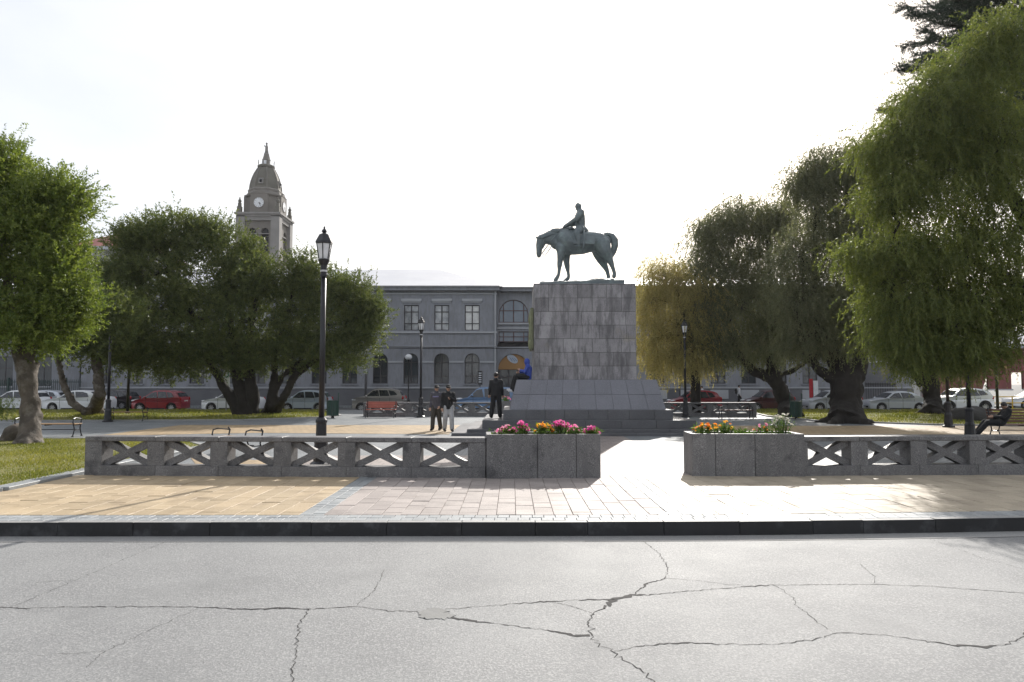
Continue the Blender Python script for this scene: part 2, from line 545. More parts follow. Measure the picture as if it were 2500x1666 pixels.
MB().prism([(p.x, p.y) for p in pp], lambda u, v, w: (u, v, w), ROADZ - 0.01, ROADZ + 0.005).build('repair_patch', m_patch, road)

# plaza: one bedding sheet; behind the balustrade the paving is laid as grey field with coloured arms
PZ = -0.006
plaza = struct(MB().box(-45, 45, 10.36, 49.6, -0.35, -0.034).build('plaza', m_joint))
def arm(name, pts, z, mat):
    return sheet(name, pts, z, mat)
def brickmat(name, base, joint, w, h):
    """distant paving: brick texture drives colour and relief where pieces are too small to build"""
    m = M(name + '_tmp', *base)
    m.name = name
    nt = m.node_tree
    b = nt.nodes['Principled BSDF']
    src = b.inputs['Base Color'].links[0].from_socket
    geo = [n for n in nt.nodes if n.type == 'NEW_GEOMETRY'][0]
    br = nd(nt, 'ShaderNodeTexBrick')
    br.inputs['Scale'].default_value = 1.0
    br.inputs['Brick Width'].default_value = w
    br.inputs['Row Height'].default_value = h
    br.inputs['Mortar Size'].default_value = 0.012
    br.inputs['Color1'].default_value = (1, 1, 1, 1)
    br.inputs['Color2'].default_value = (0.78, 0.79, 0.8, 1)
    br.inputs['Mortar'].default_value = rgb(joint)
    nt.links.new(geo.outputs['Position'], br.inputs['Vector'])
    mu = nd(nt, 'ShaderNodeMixRGB', blend_type='MULTIPLY')
    mu.inputs['Fac'].default_value = 1.0
    nt.links.new(src, mu.inputs['Color1'])
    nt.links.new(br.outputs['Color'], mu.inputs['Color2'])
    nt.links.new(mu.outputs['Color'], b.inputs['Base Color'])
    bp = nd(nt, 'ShaderNodeBump')
    bp.inputs['Distance'].default_value = 0.006
    bp.invert = True
    nt.links.new(br.outputs['Fac'], bp.inputs['Height'])
    old = b.inputs['Normal'].links
    if old:
        nt.links.new(old[0].from_socket, bp.inputs['Normal'])
    nt.links.new(bp.outputs['Normal'], b.inputs['Normal'])
    b.inputs['Roughness'].default_value = 0.6
    b.inputs['Specular IOR Level'].default_value = 0.3
    return m
m_far_grey = brickmat('grey_paving_far', ((0.27, 0.285, 0.295), (0.20, 0.215, 0.225), 0.8, 0.5, 0.003, 40), (0.45, 0.45, 0.45), 0.24, 0.12)
m_far_yel = brickmat('yellow_paving_far', ((0.43, 0.32, 0.195), (0.36, 0.265, 0.16), 0.8, 0.5, 0.003, 40), (0.6, 0.6, 0.6), 0.27, 0.40)
m_far_pink = brickmat('pink_paving_far', ((0.34, 0.29, 0.265), (0.285, 0.245, 0.225), 0.8, 0.5, 0.003, 40), (0.6, 0.6, 0.6), 0.27, 0.40)
sheet('grey_paving', [(-45, 14.0), (45, 14.0), (45, 49.4), (-45, 49.4)], -0.012, m_far_grey)
sheet('pink_paving', [(-3.2, 14.0), (3.9, 14.0), (3.9, 18.6), (-5.2, 18.6), (-5.2, 15)], -0.008, m_far_pink)
sheet('pink_paving', [(1.2, 18.6), (3.9, 18.6), (3.9, 25.3), (1.2, 25.3)], -0.008, m_far_pink)
sheet('yellow_paving', [(-14.7, 25.4), (-9.5, 27.0), (-2.3, 26.2), (-2.3, 32.0), (-14.7, 32.0)], -0.004, m_far_yel)  # tree shade shapes the left end; grey beyond stands in for shaded yellow
sheet('yellow_paving', [(8.0, 26.0), (26, 26.4), (26, 31.5), (8.0, 31.5)], -0.004, m_far_yel)
sheet('yellow_paving', [(-6.0, 14.2), (-3.2, 14.2), (-5.2, 17.2), (-8.0, 18.0)], -0.004, m_far_yel)

# the pavement in front of the balustrade: every paver a piece
def paver_field(name, x0, x1, mat, cw, rh, ytop=14.6, ybot_off=0.56):
    root = struct(MB().box(x0 + .002, x1 - .002, 10.62, ytop, -0.033, -0.012).build(name, m_joint))
    n = max(1, round((x1 - x0) / cw))
    cw = (x1 - x0) / n
    cells = []
    for i in range(n):
        xa = x0 + i * cw
        y = kerbY(xa + cw / 2) + ybot_off
        first = True
        while y < ytop - 0.02:
            h = rh * (0.5 if (first and i % 2) else 1.0)
            first = False
            h = min(h, ytop - y)
            cells.append((xa, y, h))
            y += h
    cells.sort(key=lambda c: abs(c[0]) * 0.25 + c[1])
    cache = {}
    rest = MB()
    for k, (xa, y, h) in enumerate(cells):
        g = 0.006
        if k < 290 and h > 0.05:
            key = round(h, 2)
            if key not in cache:
                cache[key] = MB().box(g / 2, cw - g / 2, g / 2, h - g / 2, -0.03, 0.0).mesh('paver', bevel=0.004)
            o = link('paver', cache[key], mat, root, (xa, y, random.uniform(-0.003, 0.003)))
            o.rotation_euler = (random.gauss(0, 0.004), random.gauss(0, 0.005), random.gauss(0, 0.003))
        else:
            rest.box(xa + g / 2, xa + cw - g / 2, y + g / 2, y + h - g / 2, -0.03, random.uniform(-.003, .001))
    if rest.v:
        rest.build('far_pavers', mat, root)['kind'] = 'stuff'
    return root
paver_field('pink_paving', -2.66, 2.22, m_pink, 0.27, 0.40)
paver_field('yellow_paving', -9.6, -3.0, m_yel, 0.30, 0.43)
m_cream = M('cream_paver', (0.40, 0.34, 0.26), (0.335, 0.285, 0.215), 1.2, 0.5, 0.0025, 60, 0.12, speck=(0.44, 0.385, 0.30), sscale=60, blotch=((0.24, 0.20, 0.155), 1.1, 0.52, 0.75), rough2=0.66, spec=0.25)
paver_field('cream_paving', 2.60, 11.0, m_cream, 0.33, 0.45)
paver_field('grey_border', -3.0, -2.66, m_gpav, 0.17, 0.22)
paver_field('grey_border', 2.22, 2.60, m_gpav, 0.19, 0.22)
# grey header course along the kerb
root = struct(MB().box(-14, 14, 10.36, 10.45, -0.06, -0.037).build('grey_border', m_joint))
x = -10.0
hd = MB().box(0.003, 0.157, 0.003, 0.195, -0.03, 0).mesh('paver', bevel=0.004)
cnt = 0
while x < 9.6:
    for k in range(2):
        o = link('paver', hd, m_gpav, root, (x + 0.04 * k, kerbY(x) + 0.153 + 0.2 * k, random.uniform(-.003, .002)), -0.02)
    x += 0.16
for a, b in ((-14, -10.0), (9.7, 14)):
    y = min(kerbY(a), kerbY(b))
    MB().hexa([(a, kerbY(a) + .153, -.03), (b, kerbY(b) + .153, -.03), (b, kerbY(b) + .55, -.03), (a, kerbY(a) + .55, -.03),
               (a, kerbY(a) + .153, 0), (b, kerbY(b) + .153, 0), (b, kerbY(b) + .55, 0), (a, kerbY(a) + .55, 0)]).build('far_pavers', m_gpav, root)['kind'] = 'stuff'
MB().box(11.0, 40, 10.35, 14.6, -0.033, -0.003).build('far_pavers', m_far_yel, root)['kind'] = 'stuff'
MB().box(-40, -9.6, 10.1, 14.6, -0.033, -0.003).build('far_pavers', m_far_yel, root)['kind'] = 'stuff'

# street behind the plaza
m_asph = M('asphalt', (0.10, 0.10, 0.102), (0.075, 0.075, 0.078), 0.8, 0.7, 0.004, 50)
sheet('back_street', [(-120, 49.8), (120, 49.8), (120, 58.0), (-120, 58.0)], -0.15, m_asph)
struct(MB().box(-120, 120, 49.4, 49.8, -0.4, 0.0).build('back_kerb', m_gutter))
struct(MB().box(-120, 120, 58.0, 60.4, -0.4, 0.0).build('back_pavement', m_far_grey))

# ---------------------------------------------------------------- lawns
def np_mesh(name, verts, quads, mat, parent=None, rnd=None):
    me = bpy.data.meshes.new(name)
    nv, nf, k = len(verts), len(quads), quads.shape[1]
    me.vertices.add(nv)
    me.vertices.foreach_set('co', verts.astype(np.float32).ravel())
    me.loops.add(nf * k)
    me.loops.foreach_set('vertex_index', quads.astype(np.int32).ravel())
    me.polygons.add(nf)
    me.polygons.foreach_set('loop_start', np.arange(0, nf * k, k, dtype=np.int32))
    if rnd is not None:
        a = me.attributes.new('rnd', 'FLOAT', 'FACE')
        a.data.foreach_set('value', rnd.astype(np.float32))
    me.update(calc_edges=True)
    return link(name, me, mat, parent)
def inside(poly, x, y):
    r = np.zeros(len(x), bool)
    n = len(poly)
    for i in range(n):
        x0, y0 = poly[i][0], poly[i][1]
        x1, y1 = poly[(i + 1) % n][0], poly[(i + 1) % n][1]
        c = ((y0 > y) != (y1 > y)) & (x < (x1 - x0) * (y - y0) / (y1 - y0 + 1e-12) + x0)
        r ^= c
    return r
m_blade = leafmat('grass_blade', (0.10, 0.122, 0.022), (0.25, 0.235, 0.06), 0.38, (1.5, 1.5, 0.9))
def grass(name, label, poly, n, z, h):
    px = np.array([p[0] for p in poly]); py = np.array([p[1] for p in poly])
    X, Y = np.zeros(0), np.zeros(0)
    while len(X) < n:
        x = rng.uniform(px.min(), px.max(), n * 2); y = rng.uniform(py.min(), py.max(), n * 2)
        k = inside(poly, x, y)
        X = np.concatenate([X, x[k]]); Y = np.concatenate([Y, y[k]])
    X, Y = X[:n], Y[:n]
    a = rng.uniform(0, 2 * np.pi, n)
    hh = h * rng.uniform(0.4, 1.3, n) * (0.75 + 0.35 * np.sin(X * 1.9) * np.cos(Y * 1.3))
    w = hh * 0.16 + 0.004
    lean = rng.uniform(0.1, 0.7, n) * hh
    la = rng.uniform(0, 2 * np.pi, n)
    v = np.zeros((n, 3, 3))
    v[:, 0] = np.stack([X - np.cos(a) * w, Y - np.sin(a) * w, np.full(n, z)], 1)
    v[:, 1] = np.stack([X + np.cos(a) * w, Y + np.sin(a) * w, np.full(n, z)], 1)
    v[:, 2] = np.stack([X + np.cos(la) * lean, Y + np.sin(la) * lean, z + hh], 1)
    rn = np.clip(0.45 + 0.28 * np.sin(X * 0.9 + Y * 0.7) * np.sin(Y * 0.8) + rng.normal(0, 0.25, n), 0, 1)
    o = np_mesh(name, v.reshape(-1, 3), np.arange(n * 3).reshape(-1, 3), m_blade, None, rn)
    return tag(o, label, 'grass', None, 'stuff')
near_lawn = [G(-700, 1238), G(-250, 1222), G(0, 1198), G(206, 1153), G(290, 1134), G(400, 1112), G(500, 1092), G(470, 1083), G(380, 1078), G(200, 1073), G(0, 1077), G(-300, 1090), G(-700, 1120)]
nl = [(p.x, p.y) for p in near_lawn]
struct(MB().prism(nl, lambda u, v, w: (u, v, w), -0.05, 0.035).build('lawn', m_turf))
grass('near_grass', 'short sunlit grass of the lawn left of the near balustrade', nl, 70000, 0.03, 0.055)
back_lawn = [(-60, 35.5), (-22, 35.2), (-13.5, 36.0), (-10.2, 38.6), (-10.0, 41.5), (-13.0, 49.3), (-60, 49.3)]
struct(MB().prism(back_lawn, lambda u, v, w: (u, v, w), -0.05, 0.04).build('lawn', m_turf))
grass('back_grass', 'strip of grass under the spreading trees at the left back', [p for p in back_lawn if p[0] > -60] + [(-36, 49.3), (-36, 35.3)], 36000, 0.035, 0.12)
right_lawn = [(14.3, 40.0), (15.0, 35.2), (19.0, 32.0), (26, 29.8), (60, 29.8), (60, 49.3), (15.8, 49.3)]
struct(MB().prism(right_lawn, lambda u, v, w: (u, v, w), -0.05, 0.04).build('lawn', m_turf))
grass('back_grass', 'shaded grass around the thick dark trunks at the right back', [(14.3, 40.0), (15.0, 35.2), (19.0, 32.0), (26, 29.8), (34, 29.8), (36, 49.3), (15.8, 49.3)], 36000, 0.035, 0.12)
# stone edging of the lawns
def edging(pts, w, mat, close=False):
    for a, b in zip(pts[:-1], pts[1:]):
        a, b = Vector((a[0], a[1], 0.0)), Vector((b[0], b[1], 0.0))
        m = MB().bar(a + Vector((0, 0, 0.0)), b + Vector((0, 0, 0.0)), w, 0.12)
        m.build('lawn_edging', mat, None, bevel=0.01)['kind'] = 'structure'
edging([nl[i] for i in (0, 1, 2, 3, 4, 5, 6)], 0.30, m_gpav)
edging([nl[i] for i in (6, 7, 8, 9, 10, 11, 12)], 0.14, m_gutter)
edging([(-40, 35.4), (-22, 35.1), (-13.4, 35.9), (-10.1, 38.6), (-9.9, 41.5), (-12.9, 49.3)], 0.14, m_gutter)
edging([(15.7, 49.3), (14.2, 40.0), (14.9, 35.2), (18.9, 31.9), (26, 29.7), (40, 29.7)], 0.14, m_gutter)
# ================================================================ BALUSTRADES AND PLANTERS
BH = 0.78
def balustrade(label, A, B, n, end_a=True, end_b=True, mat=granite, thick=0.40, group=None, post=0.35):
    """Open stone balustrade from A to B with n crossed panels (local x along it, front towards -y)."""
    A, B = Vector(A), Vector(B)
    L = (B - A).length
    t = thing('stone_balustrade', label, 'balustrade', (A.x, A.y, 0), math.atan2(B.y - A.y, B.x - A.x), group)
    h = thick / 2
    mod = (L - post) / n
    plh = 0.20
    for i in range(n):                                   # plinth and rail stones, one per bay
        a, b = i * mod + (0 if i == 0 else post / 2), (i + 1) * mod + (post if i == n - 1 else post / 2)
        MB().box(a + .002, b - .002, -h, h, -0.02, plh).build('plinth_stone', mat, t, bevel=0.006)
        MB().box(a + .002, b - .002, -h - 0.012, h + 0.012, BH - 0.095, BH).build('rail_stone', mat, t, bevel=0.012)
    for i in range(n + 1):
        MB().box(i * mod, i * mod + post, -h + .004, h - .004, plh, BH - 0.095).build('post', mat, t, bevel=0.006)
    z0, z1 = plh, BH - 0.095
    for i in range(n):
        x0, x1 = i * mod + post, (i + 1) * mod
        cx, cz, r = (x0 + x1) / 2, (z0 + z1) / 2, 0.065
        def bar2(xa, za, xb, zb):                        # one diagonal, flat front, cut off at the frame
            m = MB()
            d = Vector((xb - xa, 0, zb - za)).normalized()
            s = Vector((-d.z, 0, d.x)) * r
            p = [Vector((xa, 0, za)) - s - d * .03, Vector((xb, 0, zb)) - s + d * .03, Vector((xb, 0, zb)) + s + d * .03, Vector((xa, 0, za)) + s - d * .03]
            m.hexa([q + Vector((0, -.10, 0)) for q in p] + [q + Vector((0, .10, 0)) for q in p])
            return m
        m = bar2(x0 + .02, z0 + .03, x1 - .02, z1 - .03)
        m2 = bar2(x0 + .02, z1 - .03, x1 - .02, z0 + .03)
        for q in range(len(m2.v)):                       # keep the two diagonals off a common plane
            vx, vy, vz = m2.v[q]
            m2.v[q] = (vx, vy * 0.97, vz)
        m.add(m2.v, m2.f)
        m.build('cross_panel', mat, t)
    return t
A0, A1 = G(206, 1161), G(1187, 1168)
balustrade('near granite balustrade on the left with six crossed openings and a square end post', (A0.x, A0.y + .2, 0), (A1.x, A1.y + .2, 0), 6)
B0 = G(1968, 1163)
B1 = B0 + Vector((1.245 * 7, 0.55, 0))
balustrade('near granite balustrade on the right running out of the picture beside the marigold planter', (B0.x - .30, B0.y + .2, 0), (B1.x, B1.y + .2, 0), 7)

def planter(label, A, B, depth, height, seams, mat=granite, group=None):
    A, B = Vector(A), Vector(B)
    L = (B - A).length
    t = thing('stone_planter', label, 'planter', (A.x, A.y, 0), math.atan2(B.y - A.y, B.x - A.x), group)
    w = 0.10
    cuts = [0] + [s * L for s in seams] + [L]
    for a, b in zip(cuts[:-1], cuts[1:]):
        MB().box(a + .004, b - .004, 0, w, -0.02, height).build('panel', mat, t, bevel=0.006)
        MB().box(a + .004, b - .004, depth - w, depth, -0.02, height).build('panel', mat, t, bevel=0.006)
    for xa in (0.004, L - w - .004):
        MB().box(xa, xa + w, w + .003, depth - w - .003, -0.02, height - .002).build('panel', mat, t, bevel=0.006)
    MB().box(w, L - w, w, depth - w, 0, height - 0.05).build('soil', m_soil, t)
    return t
P0, P1 = G(1187, 1169), G(1467, 1167)
planter('near granite flower box on the left of the gap filled with pink flowers', P0, P1, 0.80, 0.85, (0.445, 0.785))
Q0, Q1 = G(1690, 1163), G(1967, 1164)
planter('near granite flower box on the right of the gap with orange marigolds', Q0, Q1, 0.80, 0.84, (0.21, 0.56))

# back balustrades
balustrade('far stone balustrade behind the red slatted bench left of the monument', (-8.35, 40.6, 0), (-0.9, 40.6, 0), 6, mat=granite)
balustrade('far dark balustrade in tree shade right of the monument', (6.1, 40.2, 0), (13.6, 40.2, 0), 6, mat=granite)
planter('far flower box at the end of the back balustrade beside the monument', (-0.9, 40.2, 0), (1.6, 40.2, 0), 0.8, 0.85, (0.5,))

# ---------------------------------------------------------------- flowers
m_flower_leaf = leafmat('flower_leaf', (0.05, 0.10, 0.02), (0.12, 0.19, 0.04), 0.35, (1.4, 1.5, 0.8))
def petalmat(name, c): return leafmat(name, c, c, 0.5, (1.25, 1.25, 1.25))
pm = {'pink': petalmat('pink_petal', (0.78, 0.20, 0.46)), 'rose': petalmat('rose_petal', (0.80, 0.38, 0.52)), 'magenta': petalmat('magenta_petal', (0.72, 0.10, 0.42)),
      'orange': petalmat('orange_petal', (0.85, 0.30, 0.03)), 'yellow': petalmat('yellow_petal', (0.85, 0.50, 0.06)), 'white': petalmat('white_petal', (0.6, 0.58, 0.5))}
def bloom_mesh(n, r):
    mb = MB()
    for ring, (rr, tilt, cnt) in enumerate(((1.0, 0.25, n), (0.68, 0.7, n - 2), (0.36, 1.2, max(4, n - 4)))):
        for k in range(cnt):
            a = 2 * math.pi * (k + 0.5 * ring) / cnt
            d = Vector((math.cos(a) * math.cos(tilt), math.sin(a) * math.cos(tilt), math.sin(tilt)))
            s = Vector((-math.sin(a), math.cos(a), 0)) * r * 0.30
            b = Vector((0, 0, ring * r * 0.12))
            mb.add([b, b + d * r * rr * .6 + s, b + d * r * rr, b + d * r * rr * .6 - s], [(0, 1, 2, 3)])
    return mb.mesh('bloom', fix=False)
BLOOM = {k: bloom_mesh(8, 0.042) for k in pm}
for k in BLOOM: BLOOM[k].materials.append(pm[k])
def sprigs(B, D, L, m, ll, lw, spread=0.8, droop=0.0, jit=0.25, start=0.1, tri=False):
    """leaf diamonds along shoots: B base, D unit direction, L length (arrays); m leaves per shoot"""
    N = len(B)
    t = np.tile(np.linspace(start, 1, m), (N, 1)) + rng.uniform(-.5, .5, (N, m)) / m
    pos = B[:, None] + D[:, None] * (L[:, None] * t)[..., None]
    pos[..., 2] -= droop * (L[:, None] * t) ** 2
    dirn = np.repeat(D[:, None], m, 1).copy()
    dirn[..., 2] -= 2 * droop * L[:, None] * t
    rv = rng.normal(size=(N, m, 3))
    rv /= np.linalg.norm(rv, axis=2, keepdims=True)
    ld = dirn * (1 - spread * 0.5) + rv * spread
    ld /= np.linalg.norm(ld, axis=2, keepdims=True) + 1e-9
    r2 = rng.normal(size=(N, m, 3))
    sd = np.cross(ld, r2)
    sd /= np.linalg.norm(sd, axis=2, keepdims=True) + 1e-9
    l = ll * rng.uniform(1 - jit, 1 + jit, (N, m, 1))
    w = lw * rng.uniform(1 - jit, 1 + jit, (N, m, 1))
    if tri:
        v = np.stack([pos + ld * l * .15 + sd * w * .5, pos + ld * l, pos + ld * l * .15 - sd * w * .5], 2)
    else:
        v = np.stack([pos, pos + ld * l * .45 + sd * w * .5, pos + ld * l, pos + ld * l * .45 - sd * w * .5], 2)
    rnd = rng.uniform(0, 1, (N, 1)) * .55 + rng.uniform(0, 1, (N, m)) * .45
    return v.reshape(-1, 3), rnd.ravel()
def quads_of(v, k=4): return np.arange(len(v)).reshape(-1, k)
def flower_plant(label, px, py, wpx, hpx, colors, n, Y, zbase, group, leafn=26, blades=1.0):
    c = P(px, py, Y)
    s = F / Y
    w, h = wpx / s, hpx / s
    t = thing('flower_plant', label, 'flowers', (c.x, Y, zbase), 0, group)
    N = leafn
    B = np.stack([rng.normal(0, w * .22, N), rng.normal(0, .10, N), np.zeros(N)], 1)
    D = np.stack([rng.normal(0, .45, N) + B[:, 0] / max(w, .05) * .8, rng.normal(0, .45, N), np.ones(N)], 1)
    D /= np.linalg.norm(D, axis=1, keepdims=True)
    v, r = sprigs(B, D, h * rng.uniform(.45, .9, N), 12, .075 * blades, .026 * blades, .9)
    np_mesh('foliage', v, quads_of(v), m_flower_leaf, t, r)
    st = MB()
    for i in range(n):
        x = random.uniform(-.5, .5) * w
        y = random.uniform(-.15, .15)
        prof = 1 - 0.55 * (2 * x / w) ** 2
        z = h * prof * random.uniform(.55, 1.0)
        st.tube([(x * .5, y * .5, 0), (x * .8, y * .8, z * .6), (x, y, z - .005)], .004, 4)
        k = random.choice(colors)
        o = link('bloom', BLOOM[k], None, t, (x, y, z))
        o.rotation_euler = (random.uniform(-.2, 1.1), random.uniform(-.6, .6), random.uniform(0, 6))
        sc = random.uniform(.75, 1.3)
        o.scale = (sc, sc, sc)
    st.build('stems', m_flower_leaf, t, fix=False)
    return t
PY, QY = P0.y + 0.40, Q0.y + 0.40
g1 = 'flowers in the left near flower box'
flower_plant('low pink and peach flower clump at the left end of the left flower box', 1236, 1050, 52, 26, ['pink', 'rose', 'rose'], 30, PY, .79, g1)
flower_plant('tall magenta pink flower clump second from left in the left flower box', 1273, 1045, 40, 36, ['pink', 'magenta', 'pink'], 34, PY, .79, g1)
flower_plant('orange and yellow flower clump in the middle of the left flower box', 1326, 1045, 48, 33, ['orange', 'yellow', 'yellow'], 34, PY, .79, g1)
flower_plant('tallest pink flower clump right of the yellow ones in the left flower box', 1367, 1043, 54, 40, ['pink', 'rose', 'magenta'], 46, PY, .79, g1)
flower_plant('small pale pink flower clump after the tallest one in the left flower box', 1402, 1050, 30, 28, ['rose', 'pink'], 18, PY, .79, g1)
flower_plant('separate pink flower clump at the right end of the left flower box', 1444, 1052, 36, 26, ['pink', 'rose', 'magenta'], 26, PY, .79, g1)
g2 = 'flowers in the right near flower box'
flower_plant('dense orange marigold clump at the left end of the right flower box', 1717, 1047, 44, 30, ['orange', 'orange', 'yellow'], 30, QY, .78, g2)
flower_plant('taller loose yellow orange marigold clump second in the right flower box', 1768, 1043, 50, 36, ['orange', 'yellow'], 16, QY, .78, g2)
flower_plant('low green plant without blooms between the marigolds in the right flower box', 1815, 1052, 36, 18, ['yellow'], 0, QY, .78, g2, 20)
flower_plant('sparse plant with orange and purple pink blooms in the right flower box', 1862, 1050, 38, 30, ['orange', 'magenta', 'rose'], 9, QY, .78, g2, 14)
flower_plant('tall spiky plant with tiny white flowers in the right flower box', 1908, 1035, 40, 60, ['white'], 26, QY, .78, g2, 40, .7)
flower_plant('small pale pink flowers in the far flower box beside the monument', 1236, 972, 22, 14, ['rose', 'pink'], 14, 40.6, .80, None, 12, 1.6)

# ================================================================ MONUMENT
MX, MY = 2.77, 28.4                                    # centre of the monument
m_ped = M('pedestal_stone', (0.31, 0.296, 0.305), (0.215, 0.205, 0.215), 1.6, 0.6, 0.006, 30, 0.22, speck=(0.32, 0.305, 0.315), sscale=40,
          streak=((0.075, 0.072, 0.076), 0.62), blotch=((0.29, 0.26, 0.215), 0.8, 0.58, 0.75))
m_plinth = M('plinth_stone', (0.185, 0.187, 0.215), (0.152, 0.154, 0.178), 1.5, 0.5, 0.002, 60, 0.07, speck=(0.22, 0.222, 0.25), sscale=50)
m_step = M('step_stone', (0.105, 0.106, 0.116), (0.072, 0.073, 0.081), 1.6, 0.45, 0.002, 60, 0.13, speck=(0.12, 0.12, 0.13), sscale=50,
           blotch=((0.15, 0.145, 0.135), 1.8, 0.6, 0.75))
mon = thing('monument_pedestal', 'tall grey stone block pedestal on sloping base and steps under the horse statue', 'pedestal', (MX, MY, 0))
PX, PYH = 1.93, 1.32                                   # half sizes of the shaft
zt, zb_ = 5.60, 1.98
def box_faces(hx, hy, z0, z1, hx1=None, hy1=None):
    hx1 = hx if hx1 is None else hx1
    hy1 = hy if hy1 is None else hy1
    b = [(-hx, -hy, z0), (hx, -hy, z0), (hx, hy, z0), (-hx, hy, z0)]
    t = [(-hx1, -hy1, z1), (hx1, -hy1, z1), (hx1, hy1, z1), (-hx1, hy1, z1)]
    return [(b[i], b[(i + 1) % 4], t[(i + 1) % 4], t[i]) for i in range(4)]
def clad(faces, rows, cols_of, mat, gap, name='stone_block', thick=0.10, off=True):
    for fi, fc in enumerate(faces):
        for r in range(rows):
            n = cols_of(fi)
            sh = 0.5 / n if (off and r in (1, 3, 4)) else 0.0
            us = [0.0] + [u for u in [(k / n + sh * random.uniform(.5, 1)) for k in range(0 if sh else 1, n)] if .03 < u < .97] + [1.0]
            for a, b in zip(us[:-1], us[1:]):
                e0 = -0.0 if a == 0 else a
                m = patch_block(fc, e0, b, r / rows, (r + 1) / rows, gap, -thick, random.uniform(0.0, 0.008) - 0.002 * (fi % 2))
                m.build(name, mat, mon)
# shaft
MB().box(-PX + .02, PX - .02, -PYH + .02, PYH - .02, zb_ - .1, zt - .004).build('core', mortar, mon)
clad(box_faces(PX, PYH, zb_, zt), 7, lambda f: 7 if f % 2 == 0 else 5, m_ped, 0.014, thick=0.06)
MB().box(-PX - .012, PX + .012, -PYH - .012, PYH + .012, zt, zt + .03).build('cap_slab', m_ped, mon, bevel=.006)
# sloping base, two courses of slabs
SB, ST = (2.86, 2.10), (2.60, 1.72)
hx0, hy0 = SB; hx1, hy1 = ST
MB().hexa([(-hx0 + .03, -hy0 + .03, .87), (hx0 - .03, -hy0 + .03, .87), (hx0 - .03, hy0 - .03, .87), (-hx0 + .03, hy0 - .03, .87),
           (-hx1 + .03, -hy1 + .03, zb_ - .01), (hx1 - .03, -hy1 + .03, zb_ - .01), (hx1 - .03, hy1 - .03, zb_ - .01), (-hx1 + .03, hy1 - .03, zb_ - .01)]).build('core', mortar, mon)
clad(box_faces(hx0, hy0, .88, zb_, hx1, hy1), 2, lambda f: 9 if f % 2 == 0 else 6, m_plinth, 0.010, 'base_slab', .05, False)
MB().box(-hx1 + .035, hx1 - .035, -hy1 + .035, hy1 - .035, zb_ - .03, zb_ + .002).build('ledge', m_plinth, mon)
# footing block and steps
def course(hx, hy, z0, z1, n, mat, name, m2=5):
    MB().box(-hx + .03, hx - .03, -hy + .03, hy - .03, z0 - .02, z1 - .004).build('core', mortar, mon)
    w = 0.5
    for sy in (-1, 1):
        us = [-hx] + sorted(-hx + 2 * hx * (k / n + random.uniform(-.02, .02)) for k in range(1, n)) + [hx]
        for a, b in zip(us[:-1], us[1:]):
            y0, y1 = (-hy, -hy + w) if sy < 0 else (hy - w, hy)
            MB().box(a + .003, b - .003, y0, y1, z0, z1 + random.uniform(-.002, .002)).build(name, mat, mon, bevel=.008)
    for sx in (-1, 1):
        for k in range(m2):
            a = -hy + w + (2 * hy - 2 * w) * k / m2
            b = -hy + w + (2 * hy - 2 * w) * (k + 1) / m2
            x0, x1 = (-hx, -hx + w) if sx < 0 else (hx - w, hx)
            MB().box(x0, x1, a + .003, b - .003, z0, z1 + random.uniform(-.002, .002)).build(name, mat, mon, bevel=.008)
    MB().box(-hx + w + .003, hx - w - .003, -hy + w + .003, hy - w - .003, z1 - .05, z1 - .003).build('tread', mat, mon)
course(3.09, 2.25, .52, .88, 8, m_step, 'footing_block')
course(3.84, 2.55, .22, .52, 6, m_step, 'step_stone')
course(4.37, 2.85, .10, .22, 6, m_step, 'step_stone')
course(4.90, 3.10, -.02, .10, 6, m_step, 'step_stone')
# bronze relief plaque on the end that the horse faces
m_bronze = M('bronze', (0.15, 0.18, 0.19), (0.11, 0.135, 0.145), 4.0, 0.45, 0.004, 26, blotch=((0.20, 0.26, 0.255), 2.2, 0.52, 0.7), metal=0.2)
m_verd = M('verdigris', (0.22, 0.235, 0.13), (0.16, 0.17, 0.10), 5, 0.6, 0.01, 20)
pl = MB().box(-PX - .13, -PX - .012, -.95, .95, 3.15, 4.75).build('relief_plaque', m_verd, mon, bevel=.02)
for k in range(9):
    y, z = random.uniform(-.75, .75), random.uniform(3.3, 4.5)
    MB().ball((-PX - .13, y, z), .14, s=(.4, .8, 1.6)).build('relief_figure', m_verd, pl, smooth=True)

# ---------------------------------------------------------------- equestrian statue (traced in its own plane)
sx0, sy0, sk = 1250.0, 470.0, 350.0 / 1829.0
def Z(zx, zy, y=0.0):
    p = P(sx0 + zx * sk, sy0 + zy * sk, MY)
    return Vector((p.x, MY + y, p.z))
zm = (Z(100, 500).x - Z(0, 500).x) / 100.0                # metres per traced unit
def loft(mb, pts, n=14):
    """pts: (zx, zy, y, radius in traced units, width factor)"""
    mb.tube([Z(a, b, c) for a, b, c, r, e in pts], [r * zm * 1.05 for a, b, c, r, e in pts], n, True, [e for a, b, c, r, e in pts])
    for a, b, c, r, e in (pts[0], pts[-1]):
        mb.ball(Z(a, b, c), r * zm, s=(1, min(e, 1.1), 1))
sta = thing('equestrian_statue', 'green bronze statue of a uniformed rider on a standing horse with lowered head', 'statue', (MX, MY, zt + .03))
def sta_link(name, me, mat, par=sta):
    o = link(name, me, mat, par)
    o.matrix_parent_inverse = sta.matrix_basis.inverted() if par is sta else Matrix()
    return o
hb = MB()
loft(hb, [(575, 640, 0, 95, .85), (620, 625, 0, 145, .92), (700, 632, 0, 160, 1.0), (800, 640, 0, 152, 1.05), (900, 642, 0, 142, 1.08), (1000, 630, 0, 128, 1.08),
          (1080, 630, 0, 122, 1.1), (1150, 625, 0, 108, 1.1), (1195, 620, 0, 72, 1.1)], 18)
